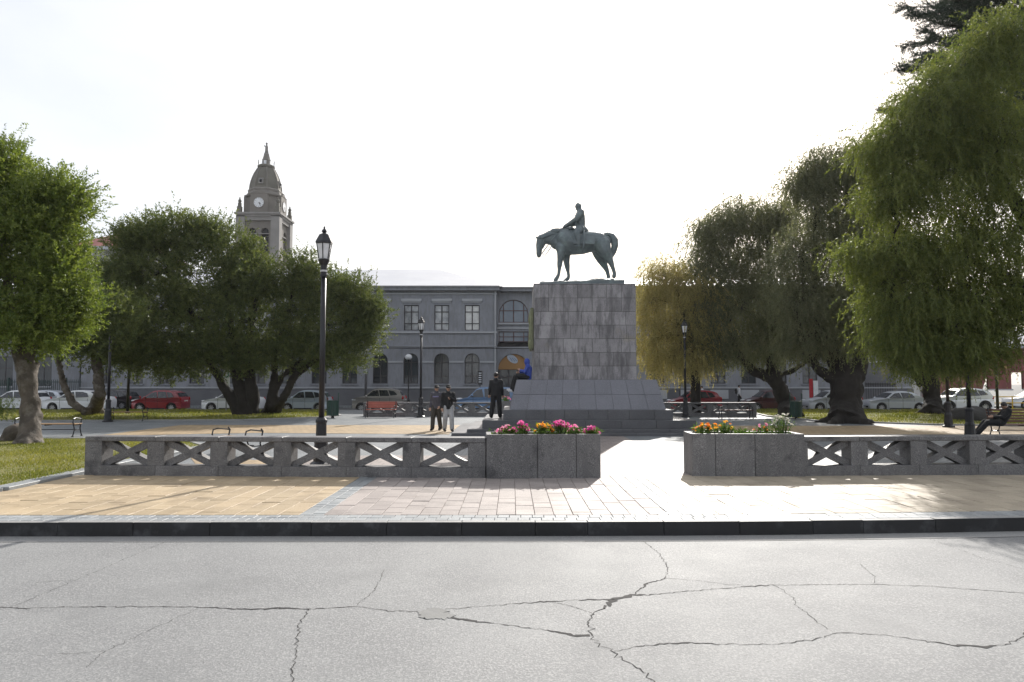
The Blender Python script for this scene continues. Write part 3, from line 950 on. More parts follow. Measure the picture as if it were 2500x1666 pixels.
loft(hb, [(650, 575, 0, 120, .75), (560, 580, 0, 108, .62), (480, 580, 0, 92, .55), (415, 590, 0, 66, .62), (375, 600, 0, 48, .75)])
loft(hb, [(395, 590, 0, 42, .9), (362, 620, 0, 52, .85), (352, 680, 0, 46, .85), (346, 740, 0, 37, .85), (345, 790, 0, 35, .9), (343, 810, 0, 28, .9)])
loft(hb, [(400, 640, 0, 34, .8), (375, 690, 0, 36, .7)])
for (zx, y) in ((300, -.09), (318, .09)):                # ears
    hb.tube([Z(350, 600, y), Z((350 + zx) / 2, 585, y * 1.2), Z(zx - 20, 566, y * 1.3)], [.07, .055, .008], 8)
def leg(pts, y):
    loft(hb, [(a, b, y * k, r, 1.0) for a, b, k, r in pts], 10)
leg([(625, 720, .8, 75), (618, 800, 1, 48), (608, 880, 1, 36), (602, 935, 1, 33), (597, 1000, 1, 22), (590, 1060, 1, 20), (578, 1088, 1, 24), (560, 1118, 1, 25), (548, 1132, 1, 26)], -.26)
leg([(690, 730, .8, 80), (697, 810, 1, 50), (704, 880, 1, 38), (712, 935, 1, 34), (722, 1000, 1, 22), (730, 1058, 1, 20), (722, 1085, 1, 24), (698, 1108, 1, 25), (682, 1122, 1, 26)], .26)
leg([(1120, 680, .6, 118), (1140, 780, 1, 88), (1165, 860, 1, 62), (1195, 925, 1, 40), (1225, 985, 1, 27), (1240, 1045, 1, 23), (1244, 1070, 1, 25), (1240, 1092, 1, 28)], .28)
leg([(1140, 680, .6, 110), (1180, 790, 1, 78), (1220, 850, 1, 54), (1252, 915, 1, 36), (1275, 980, 1, 25), (1294, 1040, 1, 23), (1294, 1062, 1, 25), (1288, 1086, 1, 28)], -.28)
horse = sta_link('horse', remeshed(hb, .03, 2, 'horse'), m_bronze)
tb = MB()
loft(tb, [(1180, 545, 0, 26, 1), (1225, 532, 0, 24, 1), (1270, 552, 0, 38, .8), (1304, 610, 0, 50, .7), (1312, 680, 0, 44, .7), (1294, 760, 0, 36, .7), (1268, 825, 0, 22, .8), (1256, 866, 0, 8, .8)])
sta_link('tail', remeshed(tb, .022, 2, 'tail'), m_bronze)
mn = MB()                                                # mane: locks along the crest
for k in range(16):
    u = k / 15
    zx, zy = 640 - 275 * u, 478 + 75 * u ** 1.6
    for y in (-.09, .09):
        mn.tube([Z(zx, zy, y * .3), Z(zx + 4, zy + 20, y * 1.8), Z(zx + 14, zy + 55, y * 2.3)], [.05, .05, .015], 6)
mn.tube([Z(365, 548), Z(340, 580), Z(330, 620)], [.06, .06, .02], 6)
sta_link('mane', remeshed(mn, .022, 2, 'mane'), m_bronze)
rb = MB()                                                # rider, one continuous body
loft(rb, [(846, 172, 0, 41, .78), (846, 190, 0, 40, .76), (842, 205, 0, 33, .7)])
rb.ball(Z(806, 186), .022)                               # nose
rb.ball(Z(828, 218), .055, s=(1, .8, .8))                # beard / chin
loft(rb, [(862, 215, 0, 30, 1), (866, 245, 0, 34, 1.1)])
loft(rb, [(872, 250, 0, 44, 2.0), (866, 300, 0, 62, 1.7), (866, 370, 0, 66, 1.4), (874, 440, 0, 58, 1.35), (880, 500, 0, 66, 1.5)], 16)
loft(rb, [(885, 470, 0, 62, 1.5), (930, 500, 0, 50, 1.7), (970, 510, 0, 24, 1.9)])      # coat skirts
for s in (-1, 1):
    loft(rb, [(875, 275, s * .30, 40, 1), (838, 335, s * .36, 36, 1), (805, 375, s * .36, 34, 1), (755, 400, s * .27, 28, 1), (705, 425, s * .17, 23, 1), (672, 443, s * .12, 22, 1)], 10)
    for q in range(4):                                   # fingers round the reins
        rb.tube([Z(668 - q * 3, 438 + q * 8, s * .10), Z(648 - q * 2, 444 + q * 8, s * .09), Z(652, 458 + q * 6, s * .05)], .014, 6)
    rb.tube([Z(672, 436, s * .10), Z(655, 436, s * .07)], .015, 6)
    loft(rb, [(865, 490, s * .20, 62, 1), (835, 525, s * .42, 56, 1), (815, 560, s * .50, 44, 1), (832, 620, s * .52, 38, 1), (842, 670, s * .52, 32, 1), (845, 712, s * .52, 24, 1)], 12)
    loft(rb, [(850, 715, s * .52, 22, 1), (815, 720, s * .53, 19, 1), (785, 718, s * .54, 14, 1)], 8)
sta_link('rider', remeshed(rb, .026, 1, 'rider'), m_bronze)
for s in (-1, 1):                                        # saddle cloth, one flap on each side
    q = [Z(750, 560, s * .50), Z(765, 690, s * .56), Z(900, 690, s * .57), Z(1035, 695, s * .53), Z(1040, 580, s * .49), (Z(900, 560, s * .50))]
    q2 = [p + Vector((0, s * .03, 0)) for p in q]
    sd = MB().add(q + q2, [tuple(range(6)), tuple(range(11, 5, -1))] + [(i, (i + 1) % 6, (i + 1) % 6 + 6, i + 6) for i in range(6)])
    sta_link('saddle_cloth', sd.mesh('saddle_cloth'), m_bronze)
sa = MB()
loft(sa, [(715, 485, 0, 40, 3.2), (760, 478, 0, 32, 3.4), (790, 490, 0, 24, 3.2)])
loft(sa, [(520, 505, -.14, 34, .6), (580, 500, -.2, 30, .6), (640, 505, -.22, 26, .6)])
sta_link('saddle_roll', remeshed(sa, .025, 2, 'saddle_roll'), m_bronze)
sb = MB().tube([Z(895, 500, -.48), Z(902, 600, -.62), Z(895, 700, -.68), Z(878, 806, -.70)], [.035, .038, .034, .022], 8)
sb.tube([Z(885, 470, -.42), Z(905, 498, -.50)], .03, 8)
sta_link('sabre', sb.mesh('sabre', smooth=True), m_bronze)
rn = MB()
for s in (-1, 1):
    rn.tube([Z(385, 775, s * .11), Z(440, 700, s * .18), Z(520, 600, s * .30), Z(650, 450, s * .08)], .012, 5)
    rn.tube([Z(388, 780, s * .11), Z(425, 805, s * .05), Z(500, 695, s * .16)], .012, 5)
    rn.tube([Z(400, 620, s * .16), Z(372, 700, s * .155), Z(372, 780, s * .12)], .014, 5)
    rn.tube([Z(740, 510, s * .44), Z(775, 620, s * .58), Z(830, 712, s * .56)], .016, 5)      # stirrup leather
sta_link('reins', rn.mesh('reins', smooth=True), m_bronze)
# rough bronze ground slab
gb = MB()
nx, ny = 34, 12
xa, xb = Z(345, 1180).x, Z(1395, 1180).x
zb0 = zt + .03
def slabtop(u, v):
    base = .17 + .10 * u
    hump = .16 * math.exp(-((u - .72) / .12) ** 2) * math.exp(-((v - .6) / .5) ** 2)
    return zb0 + base + hump + .02 * math.sin(u * 31 + v * 9) * math.sin(v * 14)
tv = [(xa + (xb - xa) * i / nx, MY - .85 + 1.7 * j / ny, slabtop(i / nx, j / ny) - (.05 if i in (0, nx) or j in (0, ny) else 0)) for j in range(ny + 1) for i in range(nx + 1)]
fs = [(j * (nx + 1) + i, j * (nx + 1) + i + 1, (j + 1) * (nx + 1) + i + 1, (j + 1) * (nx + 1) + i) for j in range(ny) for i in range(nx)]
gb.add(tv, fs)
ring = [(0, i) for i in range(nx)] + [(j, nx) for j in range(ny)] + [(ny, i) for i in range(nx, 0, -1)] + [(j, 0) for j in range(ny, 0, -1)]
top = [tv[j * (nx + 1) + i] for j, i in ring]
n = len(top)
gb.add(top + [(p[0], p[1], zb0) for p in top], [(k, k + n, (k + 1) % n + n, (k + 1) % n) for k in range(n)])
sta_link('ground_slab', gb.mesh('ground_slab'), m_bronze)
# ================================================================ BUILDINGS
m_wall = M('grey_render', (0.262, 0.272, 0.305), (0.232, 0.242, 0.272), 0.7, 0.8, 0.002, 30, blotch=((0.20, 0.208, 0.232), 0.45, 0.52, 0.75), streak=((0.19, 0.19, 0.20), 0.6))
m_wall2 = M('grey_trim', (0.40, 0.41, 0.44), (0.36, 0.37, 0.395), 1.0, 0.75)
m_base = M('dark_plinth', (0.135, 0.137, 0.15), (0.11, 0.112, 0.125), 0.8, 0.8, blotch=((0.14, 0.14, 0.15), 0.7, 0.55, 0.75))
m_roof = M('zinc_roof', (0.62, 0.63, 0.65), (0.56, 0.57, 0.6), 0.5, 0.38, metal=0.25)
m_frame = M('window_frame', (0.045, 0.04, 0.047), (0.035, 0.032, 0.036), 5, 0.5)
m_framer = M('maroon_frame', (0.085, 0.045, 0.055), (0.06, 0.035, 0.04), 5, 0.5)
m_glass = M('window_glass', (0.05, 0.06, 0.072), (0.035, 0.042, 0.05), 0.8, 0.08, spec=0.7)
m_glass2 = M('pale_upper_glass', (0.60, 0.61, 0.63), (0.46, 0.47, 0.50), 3.0, 0.12, spec=0.7)  # upper panes: pale base colour carries sky reflection along with blinds
m_glassu = [m_glass2, M('drawn_curtain', (0.68, 0.68, 0.67), (0.52, 0.52, 0.52), 4.0, 0.15, spec=0.7), M('half_curtain', (0.5, 0.51, 0.53), (0.2, 0.21, 0.23), 1.4, 0.1, spec=0.7)]
m_glassl = [m_glass, M('pale_curtain_glass', (0.13, 0.14, 0.15), (0.06, 0.065, 0.075), 2.0, 0.08, spec=0.7), M('dark_glass', (0.03, 0.035, 0.042), (0.05, 0.055, 0.065), 1.0, 0.06, spec=0.7)]
m_glass3 = M('blue_glass', (0.15, 0.185, 0.24), (0.12, 0.15, 0.20), 0.8, 0.08, spec=0.7)
m_black = M('black_paint', (0.014, 0.014, 0.018), (0.009, 0.009, 0.012), 5, 0.38)
m_metal = M('grey_metal', (0.25, 0.25, 0.26), None, 5, 0.5, metal=0.6)
BY = 60.0
def bX(px): return P(px, 860, BY).x
def bZ(py): return P(1250, py, BY).z
def wfn(y): return lambda u, v, w: (u, y + w, v)
def arch(cx, w, z0, zt, n=9):
    """opening outline: straight jambs, half-round (or segmental) head"""
    r = w / 2
    zs = zt - r
    return [(cx - r, z0), (cx + r, z0)] + [(cx + r * math.cos(math.pi * k / n), zs + r * math.sin(math.pi * k / n)) for k in range(n + 1)]
def rect(cx, w, z0, z1): return [(cx - w / 2, z0), (cx + w / 2, z0), (cx + w / 2, z1), (cx - w / 2, z1)]
gb_ = thing('grey_building', 'long two-storey grey building with white metal roof and arched ground floor windows', 'building', (0, BY, 0))
def bp(mb, name, mat, par=gb_, **kw):
    o = mb.build(name, mat, par, **kw)
    o.matrix_parent_inverse = Matrix.Translation((0, -BY, 0)) if par is gb_ else Matrix()
    return o
def window(kind, cx, w, z0, z1, y, glass, fm=m_frame, bars=((0.5,), (0.33, 0.68)), par=None, sill=False):
    """frame as part, pane as its sub-part; recessed behind the wall plane at y"""
    par = par or gb_
    t = .07
    loop = arch(cx, w, z0, z1) if kind == 'arch' else rect(cx, w, z0, z1)
    inn = arch(cx, w - 2 * t, z0 + t, z1 - t) if kind == 'arch' else rect(cx, w - 2 * t, z0 + t, z1 - t)
    m = MB()
    n = len(loop)
    fn = wfn(0)
    for d in (y + .10, y + .17):
        m.add([(u, d, v) for u, v in loop] + [(u, d, v) for u, v in inn], [(i, (i + 1) % n, (i + 1) % n + n, i + n) for i in range(n)])
    m.add([(u, y + .10, v) for u, v in inn] + [(u, y + .17, v) for u, v in inn], [(i, (i + 1) % n, (i + 1) % n + n, i + n) for i in range(n)])
    for b in bars[0]:
        xx = cx - w / 2 + w * b
        m.box(xx - .045, xx + .045, y + .09, y + .16, z0 + t, z1 - t * 1.2)
    for b in bars[1]:
        zz = z0 + (z1 - z0) * b
        m.box(cx - w / 2 + t * .5, cx + w / 2 - t * .5, y + .085, y + .155, zz - .035, zz + .035)
    f = bp(m, 'window', fm, par)
    p = MB().add([(u, y + .14, v) for u, v in inn], [tuple(range(n))])
    bp(p, 'pane', glass, f, fix=False)
    return f
# levels
z_eave, z_cor, z_hood0, z_hood1 = bZ(702), bZ(718), bZ(736), bZ(730)
zu0, zu1 = bZ(807), bZ(745)
zs1, zs2 = bZ(812), bZ(847)
zl0, zl1 = bZ(937), bZ(863)
zi, zsb, zpl = bZ(884), bZ(947), bZ(951)
xl, xr = bX(200), bX(1212)
step = (bX(1152.5) - bX(929)) / 3
wc = [bX(1152.5) - k * step for k in range(13)]
wc = [c for c in wc if c > xl + 1.0]
wr = [bX(1345) + 1.2 + k * step for k in range(0, 14)]
CX0, CX1 = xr, bX(1500)                       # recessed middle part
xr2 = bX(2225)
def wing(x0, x1, centres, y=BY):
    holes = []
    for c in centres:
        holes.append(rect(c, 1.24, zu0, zu1))
        holes.append(arch(c, 1.24, zl0, zl1))
    m = MB()
    face_from_holes([(x0, 0), (x1, 0), (x1, z_eave), (x0, z_eave)], holes, wfn(y), .3, m)
    m.add([(x0, y, 0), (x0, y + 14, 0), (x0, y + 14, z_eave), (x0, y, z_eave)], [(0, 1, 2, 3)])
    m.add([(x1, y, 0), (x1, y + 14, 0), (x1, y + 14, z_eave), (x1, y, z_eave)], [(0, 1, 2, 3)])
    bp(m, 'wall', m_wall, fix=False)
    bp(MB().box(x0, x1, y + .32, y + .4, .2, z_eave - .2), 'inner_wall', m_frame)
    for c in centres:
        window('rect', c, 1.24, zu0, zu1, y + .02, random.choice(m_glassu), m_frame, ((.5,), (.27, .73)))
        window('arch', c, 1.24, zl0, zl1, y + .02, random.choice(m_glassl), m_frame, ((.5,), (.25, .70)))
        bp(MB().box(c - .85, c + .85, y - .14, y - .001, z_hood0, z_hood1).box(c - .78, c + .78, y - .08, y - .001, z_hood0 - .12, z_hood0 - .002), 'window_hood', m_wall2)
        bp(MB().box(c - .72, c + .72, y - .10, y - .001, zl0 - .12, zl0 - .01), 'sill', m_wall)
    xs_ = [x0] + [q for c in sorted(centres) for q in (c - .66, c + .66)] + [x1]
    for a, b in zip(xs_[::2], xs_[1::2]):
        bp(MB().box(a, b, y - .07, y - .001, zi - .07, zi + .07), 'impost_band', m_wall2)
    for za, h, o in ((zs1, .14, .13), (zs2, .10, .11), (zsb, .11, .12), (z_cor, .10, .10)):
        bp(MB().box(x0 - .06, x1 + .06, y - o, y - .001, za - h / 2, za + h / 2), 'string_course', m_wall2)
    bp(MB().box(x0 - .05, x1 + .05, y - .09, y - .001, 0, zpl), 'plinth', m_base)
    bp(MB().box(x0 - .25, x1 + .25, y - .45, y + .1, z_eave - .30, z_eave - .02), 'eave', m_wall)
    bp(MB().box(x0 - .28, x1 + .28, y - .55, y - .40, z_eave - .04, z_eave + .08), 'gutter_pipe', m_metal)
wing(xl, xr, wc)
wing(CX1, xr2, [c for c in wr if CX1 + 1.0 < c < xr2 - 6.5])
# plinth panels (vents and patched render along the base of the right wing)
for k, c in enumerate([c for c in wr if CX1 + 1.0 < c < xr2 - 6.5]):
    bp(MB().box(c - .7, c + .8, BY - .11, BY - .092, .55, 1.3), 'plinth_panel', m_wall2)
# recessed middle with arches
cyy = BY + .8
ac = bX(1254)
wA = (bX(1291) - bX(1217))
centers = [ac, ac + 3.6, ac + 7.2]
holes = []
for c in centers:
    holes += [arch(c, wA, bZ(786), bZ(729)), rect(c, wA, bZ(834), bZ(808))]
m = MB()
zmid = zs2
face_from_holes([(CX0, zmid), (CX1, zmid), (CX1, z_eave), (CX0, z_eave)], holes, wfn(cyy), .3, m)
low = [(CX0, 0)]
for c in centers:                                        # doorways are notches in the lower wall
    n_ = arch(c, wA + .1, 0, bZ(863))
    n_ = [n_[0]] + n_[:1:-1] + [n_[1]]
    low += n_
    m.add([(u, cyy, v) for u, v in n_] + [(u, cyy + .3, v) for u, v in n_], [(i, i + 1, i + 1 + len(n_), i + len(n_)) for i in range(len(n_) - 1)])
low += [(CX1, 0), (CX1, zmid), (CX0, zmid)]
m.add([(u, cyy, v) for u, v in low], [tuple(t_) for t_ in tessellate_polygon([[Vector((u, v, 0)) for u, v in low]])])
bp(m, 'wall', m_wall, fix=False)
bp(MB().box(CX0, CX1, cyy + .5, cyy + .6, .2, z_eave - .2), 'inner_wall', m_frame)
m_sign = M('ochre_board', (0.34, 0.185, 0.065), (0.29, 0.155, 0.055), 0.8, 0.6)
for c in centers:
    window('arch', c, wA, bZ(786), bZ(729), cyy + .02, m_glass3, m_framer, ((.16, .5, .84), (.52,)))
    window('rect', c, wA, bZ(834), bZ(808), cyy + .02, m_glass3, m_framer, ((.16, .5, .84), (.5,)))
    bp(MB().box(c - wA / 2 - .05, c + wA / 2 + .05, cyy - .16, cyy - .001, bZ(791), bZ(787)), 'sill', m_wall2)
    dz = bZ(903)
    dr = MB()
    n0 = arch(c, wA + .06, dz, bZ(863))
    r_ = (wA + .06) / 2
    loop = [(c + r_ * math.cos(math.pi * k / 14), bZ(864) - r_ + r_ * math.sin(math.pi * k / 14)) for k in range(15)]
    tymp = MB().prism(loop, lambda u, v, w: (u, cyy + w, v), .12, .18)
    ty = bp(tymp, 'sign_board', m_sign)
    cz = bZ(886)
    em = MB()
    em.prism([(c - .1 + .52 * math.cos(a) * math.cos(-.6) - .30 * math.sin(a) * math.sin(-.6), cz + .35 + .52 * math.cos(a) * math.sin(-.6) + .30 * math.sin(a) * math.cos(-.6)) for a in [2 * math.pi * k / 20 for k in range(20)]],
             lambda u, v, w: (u, cyy + w, v), .10, .125)
    bp(em, 'emblem', M('emblem_white', (0.45, 0.50, 0.58)), ty)
    e2 = MB()
    for k in range(3):
        e2.bar((c - .35 + k * .2, cyy + .095, cz + .5 - k * .05), (c - .1 + k * .2, cyy + .095, cz + .15), .06, .012, (0, 1, 0))
    bp(e2, 'emblem_mark', M('emblem_blue', (0.18, 0.24, 0.36)), ty)
    dm = MB()
    for xx in (c - wA / 2 + .1, c - wA * .17, c + wA * .17, c + wA / 2 - .1):
        dm.box(xx - .06, xx + .06, cyy + .2, cyy + .28, .05, dz)
    dm.box(c - wA / 2, c + wA / 2, cyy + .19, cyy + .27, 2.3, 2.42)
    d_ = bp(dm, 'door', m_frame)
    bp(MB().add([(c - wA / 2, cyy + .25, .05), (c + wA / 2, cyy + .25, .05), (c + wA / 2, cyy + .25, dz), (c - wA / 2, cyy + .25, dz)], [(0, 1, 2, 3)]), 'pane', m_glass, d_, fix=False)
for za, h, o in ((zs2, .10, .11), (bZ(800), .12, .09)):
    bp(MB().box(CX0, CX1, cyy - o, cyy - .001, za - h / 2, za + h / 2), 'string_course', m_wall2)
bp(MB().box(CX0, CX1, cyy - .55, cyy + .1, z_eave - .28, z_eave - .03), 'eave', m_wall)
bp(MB().box(CX0, CX1, cyy - .65, cyy - .5, z_eave - .05, z_eave + .07), 'gutter_pipe', m_metal)
for px in (1207, 1209.5):
    pass
bp(MB().tube([(bX(1209), BY - .10, .2), (bX(1209), BY - .10, z_eave - .35)], .07, 8), 'downpipe', m_wall2)
# roofs
def hip(x0, x1, y0, y1, z, zr, inset, ov=.5):
    ym = (y0 + y1) / 2
    m = MB()
    m.add([(x0 - ov, y0 - ov, z), (x1 + ov, y0 - ov, z), (x1 + ov, y1 + ov, z), (x0 - ov, y1 + ov, z), (x0 + inset, ym, zr), (x1 - inset, ym, zr)],
          [(0, 1, 5, 4), (2, 3, 4, 5), (3, 0, 4), (1, 2, 5), (3, 2, 1, 0)])
    return m
zr = P(900, 658, BY + 7).z
rf = bp(hip(xl, xr, BY, BY + 14, z_eave + .02, zr, 5.6), 'roof', m_roof)
zr2 = P(1400, 681, BY + 7).z
bp(hip(xr - 2, xr2, BY + .8, BY + 13.2, z_eave + .012, zr2, 5.5, .4), 'roof', m_roof)
seam = MB()
m_ridge = M('zinc_ridge', (0.42, 0.43, 0.45))
bp(MB().bar((xl + 5.4, BY + 7, zr + .03), (xr - 5.4, BY + 7, zr + .03), .3, .10), 'ridge_cap', m_ridge, rf).matrix_parent_inverse = Matrix.Translation((0, -BY, 0))
bp(MB().bar((xr - 5.4, BY + 7, zr + .02), (xr + .5, BY - .5, z_eave + .06), .22, .10), 'ridge_cap', m_ridge, rf).matrix_parent_inverse = Matrix.Translation((0, -BY, 0))
# gateway arch at the right end
gx = xr2 - 2.7
bp(MB().prism(arch(gx, 2.6, .05, 4.1), lambda u, v, w: (u, BY + w, v), -.06, -.02), 'gate_arch', m_base)
gm = MB()
for k in range(13):
    gm.box(gx - 1.25 + k * .2, gx - 1.22 + k * .2, BY - .12, BY - .09, .1, 1.9)
gm.box(gx - 1.3, gx + 1.3, BY - .125, BY - .085, 1.75, 1.82).box(gx - 1.3, gx + 1.3, BY - .125, BY - .085, .25, .32)
bp(gm, 'gate', m_black)

def side_house(name, label, x0, x1, y, h, roofz, wallm, roofm, wins, wdim=(1.3, 2.0), depth=12, inset=3.5, frame=None, dep=.5):
    t = thing(name, label, 'building', ((x0 + x1) / 2, y, 0))
    inv = Matrix.Translation((-(x0 + x1) / 2, -y, 0))
    def put(mb, nm, mat, par=t, **kw):
        o = mb.build(nm, mat, par, **kw)
        if par is t: o.matrix_parent_inverse = inv
        return o
    hs = [rect(cx, wdim[0], z, z + wdim[1]) for cx, z in wins]
    m = MB()
    face_from_holes([(x0, -.2), (x1, -.2), (x1, h), (x0, h)], hs, wfn(y), .25, m)
    for xx in (x0, x1):
        m.add([(xx, y, -.2), (xx, y + depth, -.2), (xx, y + depth, h), (xx, y, h)], [(0, 1, 2, 3)])
    put(m, 'wall', wallm, fix=False)
    for cx, z in wins:
        fm = MB()
        w2, h2 = wdim[0], wdim[1]
        for a in (cx - w2 / 2, cx - .03, cx + w2 / 2 - .06):
            fm.box(a, a + .06, y + .14, y + .2, z, z + h2)
        for b in (z, z + h2 * .6, z + h2 - .06):
            fm.box(cx - w2 / 2, cx + w2 / 2, y + .135, y + .195, b, b + .06)
        f = put(fm, 'window', frame or m_frame)
        put(MB().box(cx - w2 / 2, cx + w2 / 2, y + .16, y + .18, z, z + h2), 'pane', m_glass, f)
        put(MB().box(cx - w2 / 2 - .1, cx + w2 / 2 + .1, y - .12, y - .001, z - .14, z - .01), 'sill', m_wall2)
    put(MB().box(x0 - dep, x1 + dep, y - dep, y + .1, h - .35, h), 'cornice', m_wall2)
    put(hip(x0, x1, y, y + depth, h + .01, roofz, inset), 'roof', roofm)
    return t, put
m_redroof = M('red_roof', (0.30, 0.085, 0.06), (0.24, 0.07, 0.05), 0.6, 0.6)
m_greywall = M('pale_grey_wall', (0.30, 0.295, 0.29), (0.24, 0.238, 0.235), 0.6, 0.85)
hx0_, hx1_ = P(150, 600, 78).x, P(330, 600, 78).x
zz = P(200, 603, 78).z
side_house('red_roofed_building', 'tall grey building with a red roof rising behind the left trees', hx0_, hx1_, 78, zz, P(215, 570, 84).z, m_greywall, m_redroof,
           [(hx0_ + 1.6 + 2.6 * i, 2.0 + 4.2 * j) for i in range(3) for j in range(3)])
lx0, lx1 = P(-330, 860, 63).x, P(196, 860, 63).x
lb, lput = side_house('columned_building', 'dark grey low building behind the green railing at the far left', lx0, lx1, 63, 7.2, 9.4, m_wall, m_roof,
                      [(lx1 - 3.2 - 3.4 * i, 1.6) for i in range(5)], (1.5, 2.6))
m_fence = M('green_fence', (0.02, 0.05, 0.045), (0.015, 0.035, 0.03), 4, 0.5)
fe = thing('iron_fence', 'dark green iron railing behind the white cars at the far left', 'fence', (lx1 - 6, 59.6, 0))
fx0, fx1 = P(-120, 950, 59.6).x, P(198, 950, 59.6).x
bar_me = MB().box(-.016, .016, -.016, .016, .35, 2.15).mesh('bar')
post_me = MB().box(-.07, .07, -.07, .07, -.02, 2.3).mesh('post', bevel=.01)
k, x = 0, fx0
while x < fx1:
    o = link('post' if k % 14 == 0 else 'bar', post_me if k % 14 == 0 else bar_me, m_fence, fe, (x - (lx1 - 6), 0, 0))
    x += .17; k += 1
for zz_ in (.45, 1.95):
    MB().box(fx0 - lx1 + 6, fx1 - lx1 + 6, -.03, .03, zz_ - .03, zz_ + .03).build('rail', m_fence, fe)
MB().box(fx0 - lx1 + 6, fx1 - lx1 + 6, -.15, .15, -.1, .34).build('footing', m_base, fe)
m_brick = M('red_brick', (0.23, 0.075, 0.07), (0.18, 0.06, 0.055), 1.0, 0.85)
rx0 = P(2385, 900, 74).x
side_house('red_house', 'red walled house with pale window band at the far right edge', rx0, rx0 + 14, 74, 5.8, 8.0, m_brick, m_roof, [(rx0 + 2.3 + 3.6 * i, 1.25) for i in range(4)], (2.4, 1.7),
           frame=M('white_frame', (0.6, 0.6, 0.6)))
gx0 = P(2245, 900, 84).x
side_house('pale_house', 'pale grey house glimpsed under the foliage right of the long building', gx0, gx0 + 6.5, 84, 6.5, 8.8, M('pale_wall', (0.5, 0.5, 0.49)), m_roof, [(gx0 + 1.3 + 2.0 * i, 1.3) for i in range(3)], (1.2, 1.8))

# ---------------------------------------------------------------- church tower
TX, TY, TW = -37.8, 108.5, 3.1
m_tower = M('tower_stucco', (0.21, 0.195, 0.175), (0.165, 0.152, 0.138), 0.5, 0.85, blotch=((0.15, 0.145, 0.14), 0.35, 0.55, 0.75))
m_towerl = M('tower_light', (0.27, 0.26, 0.25), (0.225, 0.218, 0.21), 0.5, 0.85)
m_dome = M('dome_stucco', (0.155, 0.148, 0.125), (0.12, 0.114, 0.098), 0.6, 0.85)
m_white = M('white_face', (0.75, 0.77, 0.8), None, 4, 0.5)
tw = thing('church_tower', 'grey church clock tower with dome and white figure rising behind the trees', 'tower', (TX, TY, 0))
def tz(py): return P(646, py, TY).z
def tp(mb, nm, mat, par=tw, **kw): return mb.build(nm, mat, par, **kw)
zc = tz(535)
# belfry: four walls with paired round-headed openings
for k in range(4):
    rot = Matrix.Rotation(k * math.pi / 2, 3, 'Z')
    fn = lambda u, v, w, rot=rot: tuple(rot @ Vector((u, -TW + .35 + w, v)))
    m = MB()
    hs = [arch(s * .95, 1.15, tz(640), tz(566)) for s in (-1, 1)]
    face_from_holes([(-TW + .35, 0), (TW - .35, 0), (TW - .35, zc), (-TW + .35, zc)], hs, fn, .5, m)
    tp(m, 'wall', m_tower, fix=False)
    for s in (-1, 1):
        lv = MB()
        for q in range(12):
            z = tz(640) + .2 + q * .36
            lv.hexa([fn(s * .95 - .55, z, .38), fn(s * .95 + .55, z, .38), fn(s * .95 + .55, z - .12, .2), fn(s * .95 - .55, z - .12, .2),
                     fn(s * .95 - .55, z + .05, .38), fn(s * .95 + .55, z + .05, .38), fn(s * .95 + .55, z - .07, .2), fn(s * .95 - .55, z - .07, .2)])
        tp(lv, 'louvre', m_black)
        tp(MB().prism(arch(s * .95, 1.2, tz(640), tz(565)), fn, .42, .5), 'dark_opening', m_black)
    b = MB()
    a_, b_ = fn(-1.7, tz(580), -.12), fn(1.7, tz(580), -.12)
    b.bar(a_, b_, .1, .14)
    tp(b, 'balcony_rail', m_towerl)
    c = rot @ Vector((-TW + .5, -TW + .5, 0))
    tp(MB().cbox((c.x, c.y, zc / 2 - .1), (1.3, 1.3, zc - .2), rot), 'corner_pier', m_towerl)
    # clock stage
    fn2 = lambda u, v, w, rot=rot: tuple(rot @ Vector((u, -2.5 + w, v)))
    z0, z1 = zc + .3, tz(487)
    cl = MB()
    cl.prism([(-1.3, z0), (1.3, z0), (1.3, z1), (0, z1 + .8), (-1.3, z1)], fn2, -.35, .3)
    tp(cl, 'clock_gable', m_tower)
    r_ = .74
    cz = tz(506)
    face = tp(MB().prism([(r_ * math.cos(a), cz + r_ * math.sin(a)) for a in [2 * math.pi * q / 24 for q in range(24)]], fn2, -.42, -.34), 'clock_face', m_white)
    hd_ = MB()
    for ang, ln, wd in ((R(-38), .38, .09), (R(-62), .55, .06)):
        a0 = fn2(0, cz, -.44); a1 = fn2(ln * math.cos(ang), cz + ln * math.sin(ang), -.44)
        hd_.bar(a0, a1, wd, .02, tuple(rot @ Vector((0, 1, 0))))
    for q in range(12):
        a = 2 * math.pi * q / 12
        a0 = fn2(.58 * math.cos(a), cz + .58 * math.sin(a), -.43); a1 = fn2(.68 * math.cos(a), cz + .68 * math.sin(a), -.43)
        hd_.bar(a0, a1, .05, .015, tuple(rot @ Vector((0, 1, 0))))
    tp(hd_, 'clock_hands', m_black, face)
    rg = MB()
    rg.tube([fn2((r_ + .05) * math.cos(a), cz + (r_ + .05) * math.sin(a), -.38) for a in [2 * math.pi * q / 20 for q in range(21)]], .06, 6, False)
    tp(rg, 'clock_ring', m_tower, face)
    # corner pinnacle with urn
    c = rot @ Vector((-TW + .25, -TW + .25, 0))
    u_ = MB().cbox((c.x, c.y, zc + .75), (.62, .62, .9), rot).cbox((c.x, c.y, zc + 1.35), (.42, .42, .8), rot)
    u_.lathe([(.10, 1.74), (.24, 1.9), (.27, 2.1), (.15, 2.3), (.08, 2.38), (.12, 2.48), (.04, 2.66)], 10, (c.x, c.y, zc))
    tp(u_, 'pinnacle', m_dome)
